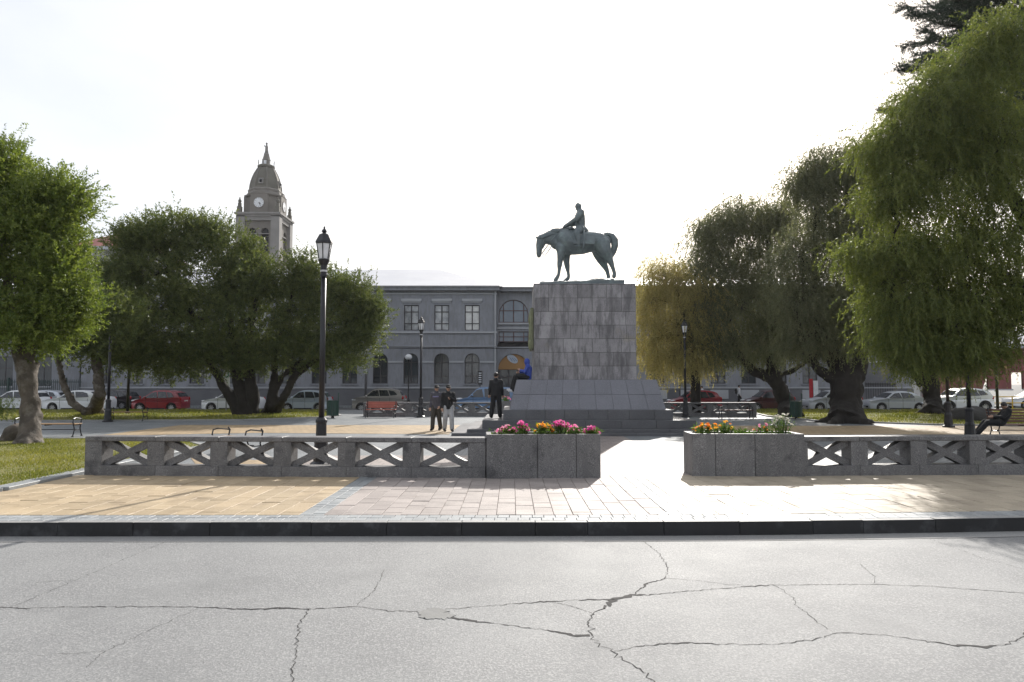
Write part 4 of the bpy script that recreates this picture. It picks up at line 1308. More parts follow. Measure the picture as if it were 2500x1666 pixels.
    # oculus on the dome
tp(MB().box(-TW - .35, TW + .35, -TW - .35, TW + .35, zc, zc + .28).box(-TW - .15, TW + .15, -TW - .15, TW + .15, zc - .35, zc - .002)
   .box(-TW + .0, TW - .0, -TW + .0, TW - .0, zc - .9, zc - .352), 'cornice', m_towerl)
tp(MB().lathe([(2.75, zc + .28), (2.75, tz(487)), (3.05, tz(486)), (3.15, tz(483)), (2.75, tz(481)), (2.55, tz(474)), (2.62, tz(470)), (2.4, tz(466))], 8, rot=math.pi / 8), 'drum', m_tower)
dp = [(2.35, tz(467)), (2.28, tz(456)), (2.15, tz(446)), (1.95, tz(436)), (1.70, tz(426)), (1.42, tz(418)), (1.25, tz(413))]
dm = tp(MB().lathe(dp, 8, rot=math.pi / 8), 'dome', m_dome)
rb_ = MB()
for k in range(8):
    a = math.pi / 8 + k * math.pi / 4
    rb_.tube([(r * math.cos(a) * 1.01, r * math.sin(a) * 1.01, z) for r, z in dp], .08, 5)
tp(rb_, 'dome_rib', m_tower, dm)
for k in range(4):
    a = -math.pi / 2 + k * math.pi / 2
    c = (2.0 * math.cos(a), 2.0 * math.sin(a), tz(451))
    rot = Matrix.Rotation(a + math.pi / 2, 3, 'Z')
    tp(MB().cbox(c, (.7, .5, .85), rot), 'dormer', m_towerl, dm)
    tp(MB().ball((c[0] + .22 * math.cos(a), c[1] + .22 * math.sin(a), c[2]), .24, s=(1, 1, 1)), 'dormer_eye', m_black, dm)
tp(MB().lathe([(1.1, tz(413)), (1.3, tz(411)), (1.3, tz(407)), (1.12, tz(405))], 12), 'gallery', m_dome)
lt = MB().lathe([(.62, tz(405)), (.6, tz(393)), (.68, tz(392)), (.6, tz(390)), (.42, tz(380)), (.36, tz(379))], 8)
tp(lt, 'lantern', m_tower)
for k in range(4):
    a = -math.pi / 2 + k * math.pi / 2
    tp(MB().cbox((.58 * math.cos(a), .58 * math.sin(a), tz(399)), (.38, .12, .62), Matrix.Rotation(a + math.pi / 2, 3, 'Z')), 'lantern_window', m_white)
for k in range(8):
    a = k * math.pi / 4
    tp(MB().tube([(1.2 * math.cos(a), 1.2 * math.sin(a), tz(407)), (1.25 * math.cos(a), 1.25 * math.sin(a), tz(397))], .035, 5).ball((1.25 * math.cos(a), 1.25 * math.sin(a), tz(396)), .09, 6, 5), 'finial', m_towerl)
fg = MB().lathe([(.42, tz(379)), (.42, tz(376)), (.25, tz(375))], 8)
fg.tube([(0, 0, tz(376)), (0, 0, tz(366)), (0, 0, tz(358)), (0, 0, tz(354))], [.32, .24, .22, .1], 8)
fg.ball((0, 0, tz(351)), .17)
fg.tube([(0, 0, tz(358)), (-.25, -.1, tz(359)), (-.35, -.15, tz(355))], .07, 6)
fg.tube([(0, 0, tz(358)), (.2, -.12, tz(361)), (.12, -.25, tz(359))], .07, 6)
tp(fg, 'crowning_figure', m_towerl, smooth=True)

# ================================================================ STREET FURNITURE
m_lampglass = M('lamp_glass', (0.75, 0.76, 0.78), None, 5, 0.2)
m_white2 = M('white_band', (0.6, 0.6, 0.62))
def lamp(label, px, py, H, k=1.0):
    g = G(px, py)
    t = thing('street_lamp', label, 'street lamp', (g.x, g.y, 0), random.uniform(0, 1), 'lantern lamps of the square')
    zl = H - .86
    MB().lathe([(.24, -.02), (.24, .05), (.17, .10), (.15, .5), (.16, .52), (.12, .62), (.115, .95), (.13, .97), (.13, 1.02), (.085, 1.08)], 12).build('base', m_black, t)
    MB().tube([(0, 0, 1.06), (0, 0, zl - .3)], [.066, .058], 12).build('post', m_black, t, smooth=True)
    MB().lathe([(.085, zl - .31), (.085, zl - .26), (.07, zl - .25), (.075, zl - .05), (.085, zl - .03), (.128, zl + .06), (.128, zl + .09)], 12).build('collar', m_black, t)
    MB().lathe([(.079, zl - .2), (.079, zl - .16)], 12).build('white_band', m_white2, t)
    z0, z1 = zl + .10, zl + .46
    r0, r1 = .115, .175
    ln = MB()
    for q in range(6):
        a = q * math.pi / 3
        ln.bar((r0 * math.cos(a), r0 * math.sin(a), z0), (r1 * math.cos(a), r1 * math.sin(a), z1), .022, .022)
    ln.lathe([(r1 + .015, z1 - .02), (r1 + .02, z1 + .02), (r1 - .03, z1 + .02)], 6)
    lt_ = ln.build('lantern', m_black, t)
    for q in range(6):
        a, b = q * math.pi / 3 + .08, (q + 1) * math.pi / 3 - .08
        c = .97
        MB().add([(r0 * c * math.cos(a), r0 * c * math.sin(a), z0), (r0 * c * math.cos(b), r0 * c * math.sin(b), z0),
                  (r1 * c * math.cos(b), r1 * c * math.sin(b), z1), (r1 * c * math.cos(a), r1 * c * math.sin(a), z1)], [(0, 1, 2, 3)]).build('pane', m_lampglass, lt_, fix=False)
    MB().lathe([(.205, z1), (.20, z1 + .04), (.155, z1 + .12), (.115, z1 + .20), (.05, z1 + .23), (.04, z1 + .25), (.07, z1 + .27), (.05, z1 + .31), (.02, z1 + .34), (.025, z1 + .37), (.006, z1 + .40)], 6).build('roof', m_black, t)
    return t
lamp('tall black lantern lamp just behind the near left balustrade', 783, 1137, 5.45)
lamp('black lantern lamp standing before the far left balustrade', 1027, 1019, 5.55)
lamp('black lantern lamp beside the iron bench under the left trees', 263, 1030, 5.4)
lamp('black lantern lamp under the willow right of the monument', 1674, 1019, 5.4)
lamp('black lantern lamp on the right lawn with its head lost in leaves', 2316, 1043, 5.4)
lamp('nearest black lantern lamp on the right behind the balustrade', 2369, 1078, 5.3)
def globe_lamp(label, px, Y, H):
    x = P(px, 950, Y).x
    t = thing('globe_lamp', label, 'street lamp', (x, Y, -.02), 0, 'globe lamps across the street')
    MB().lathe([(.15, -.1), (.14, .5), (.07, .6), (.05, .7), (.045, H - .55), (.09, H - .5), (.04, H - .45), (.16, H - .36)], 10).build('post', m_black, t)
    MB().ball((0, 0, H - .15), .30, 14, 9, (1, 1, .82)).build('globe', m_lampglass, t, smooth=True)
globe_lamp('dark post with white globe across the street left of the monument', 997, 58.6, 4.15)
globe_lamp('dark post with white globe across the street under the willow', 1660, 58.6, 4.2)
def plain_pole(name, label, cat, px, Y, H, r, mat, zb=0.0):
    x = P(px, 950, Y).x
    t = thing(name, label, cat, (x, Y, zb))
    MB().tube([(0, 0, -.05), (0, 0, H)], [r, r * .8], 10).build('post', mat, t, smooth=True)
    MB().lathe([(r * 1.7, -.05), (r * 1.6, .12), (r, .16)], 10).build('foot', mat, t)
    return t
up = plain_pole('utility_pole', 'thin grey utility pole by the kerb behind the red slatted bench', 'pole', 893, 57.6, 7.2, .11, m_metal)
MB().box(-.1, .1, -.25, -.1, 2.6, 3.0).build('meter_box', m_wall2, up)
plain_pole('street_pole', 'dark pole behind the red hatchback under the left trees', 'pole', 313, 44.0, 4.6, .085, m_black)
pb = plain_pole('street_pole', 'slim dark pole beside the white sport utility car at the right', 'pole', 2434, 47.0, 4.2, .09, m_black)
cb_ = thing('overhead_cable', 'thin dark cables sagging along the front of the grey building', 'cable', (0, 59.0, 5))
for k, (ya, yb) in enumerate(((832, 842), (836, 846))):
    a, b = P(560, ya, 59.0), P(1500, yb, 59.0)
    pts = [a.lerp(b, q / 16) + Vector((0, -.05 * k, -.35 * math.sin(math.pi * q / 16))) for q in range(17)]
    o = MB().tube(pts, .022, 5).build('cable', m_black, cb_)
    o.matrix_parent_inverse = Matrix.Translation((0, -59.0, -5))
# signs
sg = plain_pole('street_sign', 'white notice on a post with a green letter U beside the many-stemmed tree', 'sign', 553, 47.6, 1.9, .035, m_metal)
MB().box(-.22, .22, -.05, -.01, 1.55, 2.75).build('board', m_white, sg, bevel=.01)
m_green = M('sign_green', (0.02, 0.22, 0.12))
uu = MB()
uu.tube([(-.12, -.06, 2.6), (-.12, -.06, 2.36), (-.085, -.06, 2.27), (0, -.06, 2.23), (.085, -.06, 2.27), (.12, -.06, 2.36), (.12, -.06, 2.6)], .03, 6)
uu.build('letter', m_green, sg)
st_ = MB()
for k in range(3): st_.box(-.14, .14, -.056, -.051, 1.98 - k * .13, 2.01 - k * .13)
st_.build('text_lines', m_metal, sg)
sg2 = plain_pole('street_sign', 'small black and white striped sign on a dark post right of the two walking men', 'sign', 1172, 52.0, 2.2, .035, m_black, -.15)
MB().box(-.17, .17, -.05, 0, 1.9, 2.9).build('board', m_black, sg2, bevel=.02)
sw = MB()
for k in range(5): sw.box(-.10, .10, -.056, -.051, 2.06 + k * .16, 2.12 + k * .16)
sw.build('white_bars', m_white, sg2)
sg3 = plain_pole('banner_sign', 'red and white banner standing by the wall behind the silver hatchback', 'sign', 1985, 57.0, 2.3, .03, m_black)
MB().box(-.30, -.02, -.02, .02, .7, 2.2).build('red_field', M('sign_red', (0.42, 0.02, 0.03)), sg3)
MB().box(.02, .40, -.02, .02, .75, 2.05).build('white_field', m_white, sg3)
yb_ = thing('yellow_barrier', 'yellow metal street barrier behind the bench at the far right', 'barrier', (P(2465, 980, 53).x, 53, -.15))
ym = M('yellow_paint', (0.55, 0.36, 0.03))
for k in range(5): MB().tube([(-2 + k * 1.1, 0, -.02), (-2 + k * 1.1, 0, 1.05)], .04, 8).build('upright', ym, yb_)
for z in (.55, 1.0): MB().tube([(-2, 0, z), (2.4, 0, z)], .035, 8).build('rail', ym, yb_)
# bins
def bin_(label, px, py, mat):
    g = G(px, py)
    t = thing('litter_bin', label, 'litter bin', (g.x, g.y, 0), 0, 'green litter bins')
    for k in range(14):
        a = 2 * math.pi * k / 14
        MB().cbox((.27 * math.cos(a), .27 * math.sin(a), .52), (.10, .02, .78), Matrix.Rotation(a + math.pi / 2, 3, 'Z')).build('slat', mat, t, bevel=.004)
    MB().lathe([(.26, .12), (.25, .14), (.25, .88), (.22, .88)], 14).build('liner', m_black, t)
    MB().lathe([(.30, .88), (.31, .93), (.24, .94)], 14, cap=False).build('rim', mat, t)
    MB().lathe([(.09, -.02), (.07, .12), (.2, .13)], 10).build('foot', m_black, t)
    for s in (-1, 1):
        MB().tube([(s * .30, 0, .1), (s * .30, 0, 1.28)], .025, 6).ball((s * .30, 0, 1.3), .045, 6, 5).build('side_post', mat, t)
m_bin = M('bin_green', (0.02, 0.06, 0.045), (0.015, 0.045, 0.035), 3, 0.45)
bin_('dark green slatted litter bin on the left lawn beside the path', 812, 1021, m_bin)
bin_('dark litter bin beside the leaning willow trunk on the right', 1944, 1024, m_bin)

# benches
m_slat = M('wood_slat', (0.33, 0.20, 0.09), (0.25, 0.145, 0.065), 3, 0.55, 0.002, 40, 0.12)
m_redslat = M('red_slat', (0.42, 0.12, 0.085), (0.34, 0.095, 0.065), 3, 0.5, 0.002, 40, 0.12)
m_darkslat = M('dark_slat', (0.14, 0.055, 0.04), (0.10, 0.04, 0.03), 3, 0.4, 0.002, 40, 0.12)
def bench(label, loc, rotz, L, slat, back=True, bh=.88):
    t = thing('park_bench', label, 'bench', loc, rotz, 'cast iron park benches')
    for k in range(5):
        y = -.20 + k * .10
        MB().box(-L / 2, L / 2, y - .04, y + .04, .42, .45).build('seat_slat', slat, t, bevel=.006)
    if back:
        for k in range(5):
            z = .54 + k * (bh - .6) / 4
            y = .28 + (z - .5) * .22
            MB().box(-L / 2, L / 2, y, y + .025, z - .032, z + .032).build('back_slat', slat, t, bevel=.006)
    for s in (-1, 1):
        x = s * (L / 2 - .06)
        m = MB()
        m.tube([(x, -.27, .0), (x, -.22, .10), (x, -.16, .25), (x, -.22, .40), (x, -.27, .50), (x, -.24, .62), (x, -.10, .65), (x, .12, .62), (x, .26, .60)], .020, 6)
        m.tube([(x, .33, .0), (x, .26, .12), (x, .20, .28), (x, .24, .42), (x, .28, .60)] + ([(x, .37, bh + .02)] if back else [(x, .22, .66)]), .022, 6)
        m.tube([(x, -.24, .40), (x, .26, .40)], .02, 6).tube([(x, -.17, .22), (x, .2, .22)], .016, 6)
        m.tube([(x, -.30, .01), (x, -.22, .01)], .025, 6).tube([(x, .28, .01), (x, .36, .01)], .025, 6)
        m.build('iron_end', m_black, t)
    MB().tube([(-L / 2 + .06, .0, .24), (L / 2 - .06, .0, .24)], .014, 6).box(-.02, .02, -.2, .2, .38, .418).build('stretcher', m_black, t)
    return t
def bench_at(label, px, py, rotz, L, slat, back=True, bh=.88):
    g = G(px, py)
    return bench(label, (g.x, g.y, 0), rotz, L, slat, back, bh)
bench_at('backless bench with pale wooden seat behind the leftmost tree trunk', 117, 1066, .06, 2.05, m_slat, False)
bench_at('backless dark iron bench under the left trees beside the lamp', 312, 1028, .05, 1.75, m_slat, False)
bench_at('red slatted bench with backrest before the far left balustrade', 929, 1020, .0, 1.65, m_redslat, True)
bench_at('dark bench in the shade before the far right balustrade', 1797, 1022, 0.0, 1.75, m_darkslat, False)
bench_at('backless bench behind the near left balustrade with only its iron arms showing', 578, 1108, -.55, 1.45, m_slat, False)
RB = bench_at('dark red slatted bench at the right edge with a seated man', 2498, 1068, .0, 2.0, m_darkslat, True, .98)
# ================================================================ CARS
m_tyre = M('tyre', (0.018, 0.018, 0.02), (0.013, 0.013, 0.014), 10, 0.8)
m_rim = M('alloy_rim', (0.42, 0.42, 0.44), None, 10, 0.3, metal=0.8)
m_cglass = M('car_glass', (0.022, 0.027, 0.035), (0.018, 0.02, 0.026), 1, 0.06, spec=0.8)
m_trim = M('car_trim', (0.02, 0.02, 0.022), None, 10, 0.55)
m_head = M('headlamp', (0.55, 0.57, 0.6), None, 10, 0.12)
m_tail = M('tail_lamp', (0.34, 0.01, 0.012), None, 10, 0.15)
m_plate = M('number_plate', (0.6, 0.6, 0.58))
TYRE = {}
def wheel_meshes(r):
    if r not in TYRE:
        t = MB().lathe([(r * .62, -.10), (r * .93, -.10), (r, -.06), (r, .06), (r * .93, .10), (r * .62, .10)], 20, cap=False)
        t.lathe([(.02, -.05), (r * .63, -.05)], 20, cap=False)
        k = MB().lathe([(r * .64, -.095), (r * .60, -.085), (r * .58, -.06)], 20, cap=False)
        for q in range(7):
            a = 2 * math.pi * q / 7
            k.bar((.05 * math.cos(a), .05 * math.sin(a), -.075), (r * .61 * math.cos(a), r * .61 * math.sin(a), -.08), .075, .03)
        k.lathe([(.001, -.098), (.075, -.095), (.08, -.06)], 10)
        rot = Matrix.Rotation(-math.pi / 2, 3, 'X')
        for mb in (t, k):
            mb.v = [tuple(rot @ Vector(p)) for p in mb.v]     # axle along y, face to -y
        TYRE[r] = (t.mesh('tyre', fix=True), k.mesh('rim', fix=True))
        TYRE[r][0].materials.append(m_tyre)
        TYRE[r][1].materials.append(m_rim)
    return TYRE[r]
PROF = {   # outline over the top, front (x=0) to rear (x=1); z as share of height
    'hatch': dict(top=[(0, .34), (.004, .42), (.02, .49), (.10, .56), (.235, .635), (.40, .93), (.47, .985), (.58, 1.0), (.72, .985), (.84, .94), (.90, .88), (.965, .66), (.985, .55), (1, .45), (1, .30)],
                  ws=(4, 5), rw=(10, 11), wins=[[(.285, .65), (.405, .90), (.50, .935), (.535, .65)], [(.55, .65), (.525, .94), (.68, .935), (.735, .65)], [(.75, .66), (.70, .93), (.80, .885), (.86, .70)]]),
    'sedan': dict(top=[(0, .36), (.004, .44), (.02, .52), (.10, .58), (.26, .65), (.40, .92), (.47, .985), (.56, 1.0), (.66, .98), (.74, .93), (.86, .72), (.965, .68), (.99, .60), (1, .48), (1, .32)],
                  ws=(4, 5), rw=(9, 10), wins=[[(.305, .665), (.415, .90), (.50, .935), (.53, .665)], [(.545, .665), (.52, .94), (.64, .93), (.71, .87), (.745, .70)]]),
    'suv': dict(top=[(0, .34), (.004, .46), (.02, .56), (.10, .62), (.25, .67), (.39, .93), (.46, .985), (.58, 1.0), (.74, .985), (.86, .94), (.915, .88), (.965, .68), (.99, .56), (1, .45), (1, .32)],
                ws=(4, 5), rw=(10, 11), wins=[[(.29, .68), (.40, .90), (.50, .935), (.53, .68)], [(.545, .68), (.52, .94), (.68, .935), (.73, .69)], [(.745, .70), (.70, .93), (.81, .89), (.88, .74)]]),
    'van': dict(top=[(0, .30), (.004, .38), (.02, .45), (.09, .51), (.20, .57), (.36, .92), (.43, .985), (.55, 1.0), (.78, 1.0), (.93, .985), (.965, .95), (.99, .60), (1, .50), (1, .40), (1, .28)],
                ws=(4, 5), rw=(10, 11), wins=[[(.24, .60), (.36, .89), (.45, .93), (.48, .60)], [(.50, .60), (.49, .935), (.70, .935), (.72, .60)], [(.74, .60), (.73, .935), (.91, .93), (.93, .62)]]),
}
def car(label, kind, paint, X, Y, z, L, H, W=1.72, r=.31, front=-1, group='cars parked along the back street', clad=False, rails=False):
    t = thing('parked_car', label, 'car', (X, Y, z), math.pi if front < 0 else 0.0, group)
    pr = PROF[kind]
    # local: front at +x.  share u -> x = L/2 - u*L
    fx = lambda u: L / 2 - u * L
    gc = .19
    def hw(u, zz):
        e = min(1, min(u, 1 - u) / .11)
        plan = 1 - .16 * (1 - e) ** 2
        s = zz / H
        tum = 1 - .24 * max(0, (s - .62) / .38) ** 1.15 if s > .62 else 1 - .05 * max(0, (.45 - s) / .45)
        return W / 2 * plan * tum
    out = [(u, s * H) for u, s in pr['top']]
    n_top = len(out)
    w1, w2 = .185, .815
    ar = r + .055
    bot = [(1 - .005, gc + .05)]
    for wc_ in (w2, w1):
        du = ar / L
        bot.append((wc_ + du, gc))
        for k in range(9):
            a = k * math.pi / 8
            zz = r + ar * math.sin(a)
            if zz > gc + .01:
                bot.append((wc_ + du * math.cos(a), zz))
        bot.append((wc_ - du, gc))
    bot.append((.008, gc + .04))
    loop = out + bot
    n = len(loop)
    m = MB()
    cols = 5
    vs = []
    for u, zz in loop:
        h_ = hw(u, zz)
        for c in range(cols):
            f = -1 + 2 * c / (cols - 1)
            crown = .035 * (1 - f * f) * (1 if zz > .5 * H else 0)
            bow = .05 * (1 - f * f) * (1 if u < .03 else (-1 if u > .97 else 0))
            vs.append((fx(u) + bow, f * h_, zz + crown))
    fs = []
    for i in range(n):
        j = (i + 1) % n
        for c in range(cols - 1):
            fs.append((i * cols + c, i * cols + c + 1, j * cols + c + 1, j * cols + c))
    tri = tessellate_polygon([[Vector((-u * L, zz, 0)) for u, zz in loop]])
    for a, b, c in tri:
        fs.append((a * cols, b * cols, c * cols))
        fs.append((a * cols + cols - 1, b * cols + cols - 1, c * cols + cols - 1))
    m.add(vs, fs)
    body = m.build('body', paint, t, bevel=.035, seg=2)
    try:
        body.data.shade_smooth(); 
        body.data.set_sharp_from_angle(angle=R(40))
    except Exception:
        pass
    # side windows
    for s in (-1, 1):
        for wp in pr['wins']:
            pts = [(fx(u), s * (hw(u, zz * H) + .008), zz * H) for u, zz in wp]
            o_ = [(x, y + s * .01, z_) for x, y, z_ in pts]
            k = len(pts)
            MB().add(pts + o_, [tuple(range(k)), tuple(range(2 * k - 1, k - 1, -1))] + [(i, (i + 1) % k, (i + 1) % k + k, i + k) for i in range(k)]).build('side_window', m_cglass, t)
        for u in (.50, .70):                              # door handles
            MB().box(fx(u) - .09, fx(u) + .09, s * (W / 2 + .012) - .012, s * (W / 2 + .012) + .012, .585 * H - .015, .585 * H + .015).build('door_handle', m_trim if clad else paint, t)
        sm = MB()
        for u, za, zb in ((.30, gc + .04, .62 * H), (.54, gc + .04, .62 * H), (.735, r + ar + .05, .62 * H)):
            yy = s * (W / 2 + .002)
            sm.box(fx(u) - .007, fx(u) + .007, min(yy, yy - s * .01), max(yy, yy - s * .01) + .002, za, zb)
        sm.build('door_seam', m_trim, t)
        yy = s * (hw(.30, .67 * H) + .09)
        MB().ball((fx(.285), yy, .675 * H), .09, 8, 6, (.9, 1.1, .75)).build('mirror', paint, t, smooth=True)
        # lamps
        MB().ball((fx(.045), s * W * .385, .52 * H), .17, 10, 7, (1.25, .7, .42)).build('headlight', m_head, t, smooth=True)
        tz_ = .60 * H if kind != 'van' else .56 * H
        MB().ball((fx(.972), s * W * .405, tz_), .14, 10, 7, (.75, .5, 1.05)).build('taillight', m_tail, t, smooth=True)
        MB().box(fx(.68), fx(.32), s * (W / 2 - .012) - .015, s * (W / 2 - .012) + .015, gc - .01, gc + .09).build('sill', m_trim, t)
        if clad:
            for wc_ in (w1, w2):
                pts = [(fx(wc_) + (ar + .02) * math.cos(a), s * (W / 2 + .002), r + (ar + .02) * math.sin(a)) for a in [k * math.pi / 10 for k in range(11)]]
                MB().tube(pts, .045, 6).build('wheel_arch_trim', m_trim, t)
        if rails:
            MB().tube([(fx(.42), s * .55, H * .99), (fx(.45), s * .56, H + .05), (fx(.76), s * .56, H + .045), (fx(.80), s * .55, H * .98)], .02, 6).build('roof_rail', m_metal, t)
    def glass_strip(i, j, nm):
        (u0, z0), (u1, z1) = out[i], out[j]
        mb = MB()
        d = Vector((fx(u1) - fx(u0), 0, z1 - z0)).normalized()
        nn = Vector((-d.z, 0, d.x))
        if nn.z < 0: nn = -nn
        pts, pts2 = [], []
        for uu, f in ((.08, 1), (.92, 1)):
            u, zz = u0 + (u1 - u0) * uu, z0 + (z1 - z0) * uu
            h_ = hw(u, zz) * .90
            for c in range(7):
                g = -1 + 2 * c / 6
                q = Vector((fx(u), g * h_, zz + .035 * (1 - (g * .9) ** 2))) + nn * .012
                pts.append(q)
        mb.add(pts, [(c, c + 1, c + 8, c + 7) for c in range(6)])
        mb.build(nm, m_cglass, t, fix=False)
    glass_strip(*pr['ws'], 'windscreen')
    glass_strip(*pr['rw'], 'rear_window')
    MB().box(L / 2 - .02, L / 2 + .055, -.48, .48, .30, .42).build('grille', m_trim, t, bevel=.01)
    MB().box(-L / 2 - .03, -L / 2 + .02, -.26, .26, .46 * H, .46 * H + .12).build('number_plate', m_plate, t)
    MB().box(L / 2 + .03, L / 2 + .065, -.26, .26, .26, .37).build('number_plate', m_plate, t)
    tm, rm = wheel_meshes(r)
    for u in (w1, w2):
        for s in (-1, 1):
            w = link('wheel', tm, None, t, (fx(u), s * (W / 2 - .115), r - .01))
            if s > 0: w.rotation_euler.z = math.pi
            link('rim', rm, None, w)
    return t
def paintm(name, c, rough=.3, metal=.0): return M(name, c, tuple(x * .93 for x in c), 2, rough, metal=metal, coat=.8)
c_white = paintm('white_paint', (0.74, 0.76, 0.79))
c_silver = paintm('silver_paint', (0.52, 0.55, 0.60), .32, .35)
c_blues = paintm('pale_blue_silver', (0.47, 0.54, 0.63), .32, .3)
c_red = paintm('red_paint', (0.26, 0.012, 0.025))
c_maroon = paintm('maroon_paint', (0.06, 0.008, 0.014))
c_black = paintm('dark_paint', (0.02, 0.015, 0.018))
c_beige = paintm('champagne_paint', (0.27, 0.255, 0.24), .32, .35)
c_blue = paintm('blue_paint', (0.13, 0.24, 0.43))
CZ = -.15
def at(label, kind, paint, px0, px1, H, Y=50.9, W=1.72, **kw):
    """px0-px1: extent of the near side in the picture"""
    a, b = P(px0, 985, Y - W / 2).x, P(px1, 985, Y - W / 2).x
    car(label, kind, paint, (a + b) / 2, Y, CZ, b - a, H, W, **kw)
at('white hatchback cut by the left picture edge behind the thick trunk', 'hatch', c_white, -40, 92, 1.50)
at('pale car mostly hidden behind the white saloon at the left', 'hatch', c_silver, 30, 150, 1.45, Y=56.2, group='cars parked on the far side')
at('white saloon behind the thin leaning trunk at the left', 'sedan', c_white, 98, 255, 1.50)
at('black hatchback with red tail lamp just behind the white saloon', 'hatch', c_black, 205, 318, 1.46, Y=55.5, group='cars parked on the far side')
at('bright red hatchback parked under the left trees', 'hatch', c_red, 318, 440, 1.50)
at('white saloon half hidden by the many-stemmed tree', 'sedan', c_white, 489, 630, 1.46)
at('pale silver blue hatchback left of the green litter bin', 'hatch', c_blues, 678, 800, 1.50)
at('champagne sport utility car behind the red slatted bench', 'suv', c_beige, 858, 985, 1.62, rails=True)
at('sky blue small van behind the far left balustrade', 'van', c_blue, 1112, 1255, 1.72)
at('red car behind the far right balustrade', 'hatch', c_red, 1640, 1765, 1.50)
at('dark maroon car behind the leaning willow trunk', 'hatch', c_maroon, 1826, 1945, 1.52)
at('silver compact hatchback behind the thickest willow trunk', 'hatch', c_silver, 1978, 2110, 1.52)
at('silver saloon between the two right willow trunks', 'sedan', c_silver, 2126, 2272, 1.43)
at('white sport utility car with black wheel arches at the right', 'suv', c_white, 2292, 2432, 1.64, clad=True, r=.35, W=1.8)
at('white car cut by the right picture edge beyond the yellow barrier', 'sedan', c_white, 2478, 2620, 1.46, Y=57.0, group='cars parked on the far side')
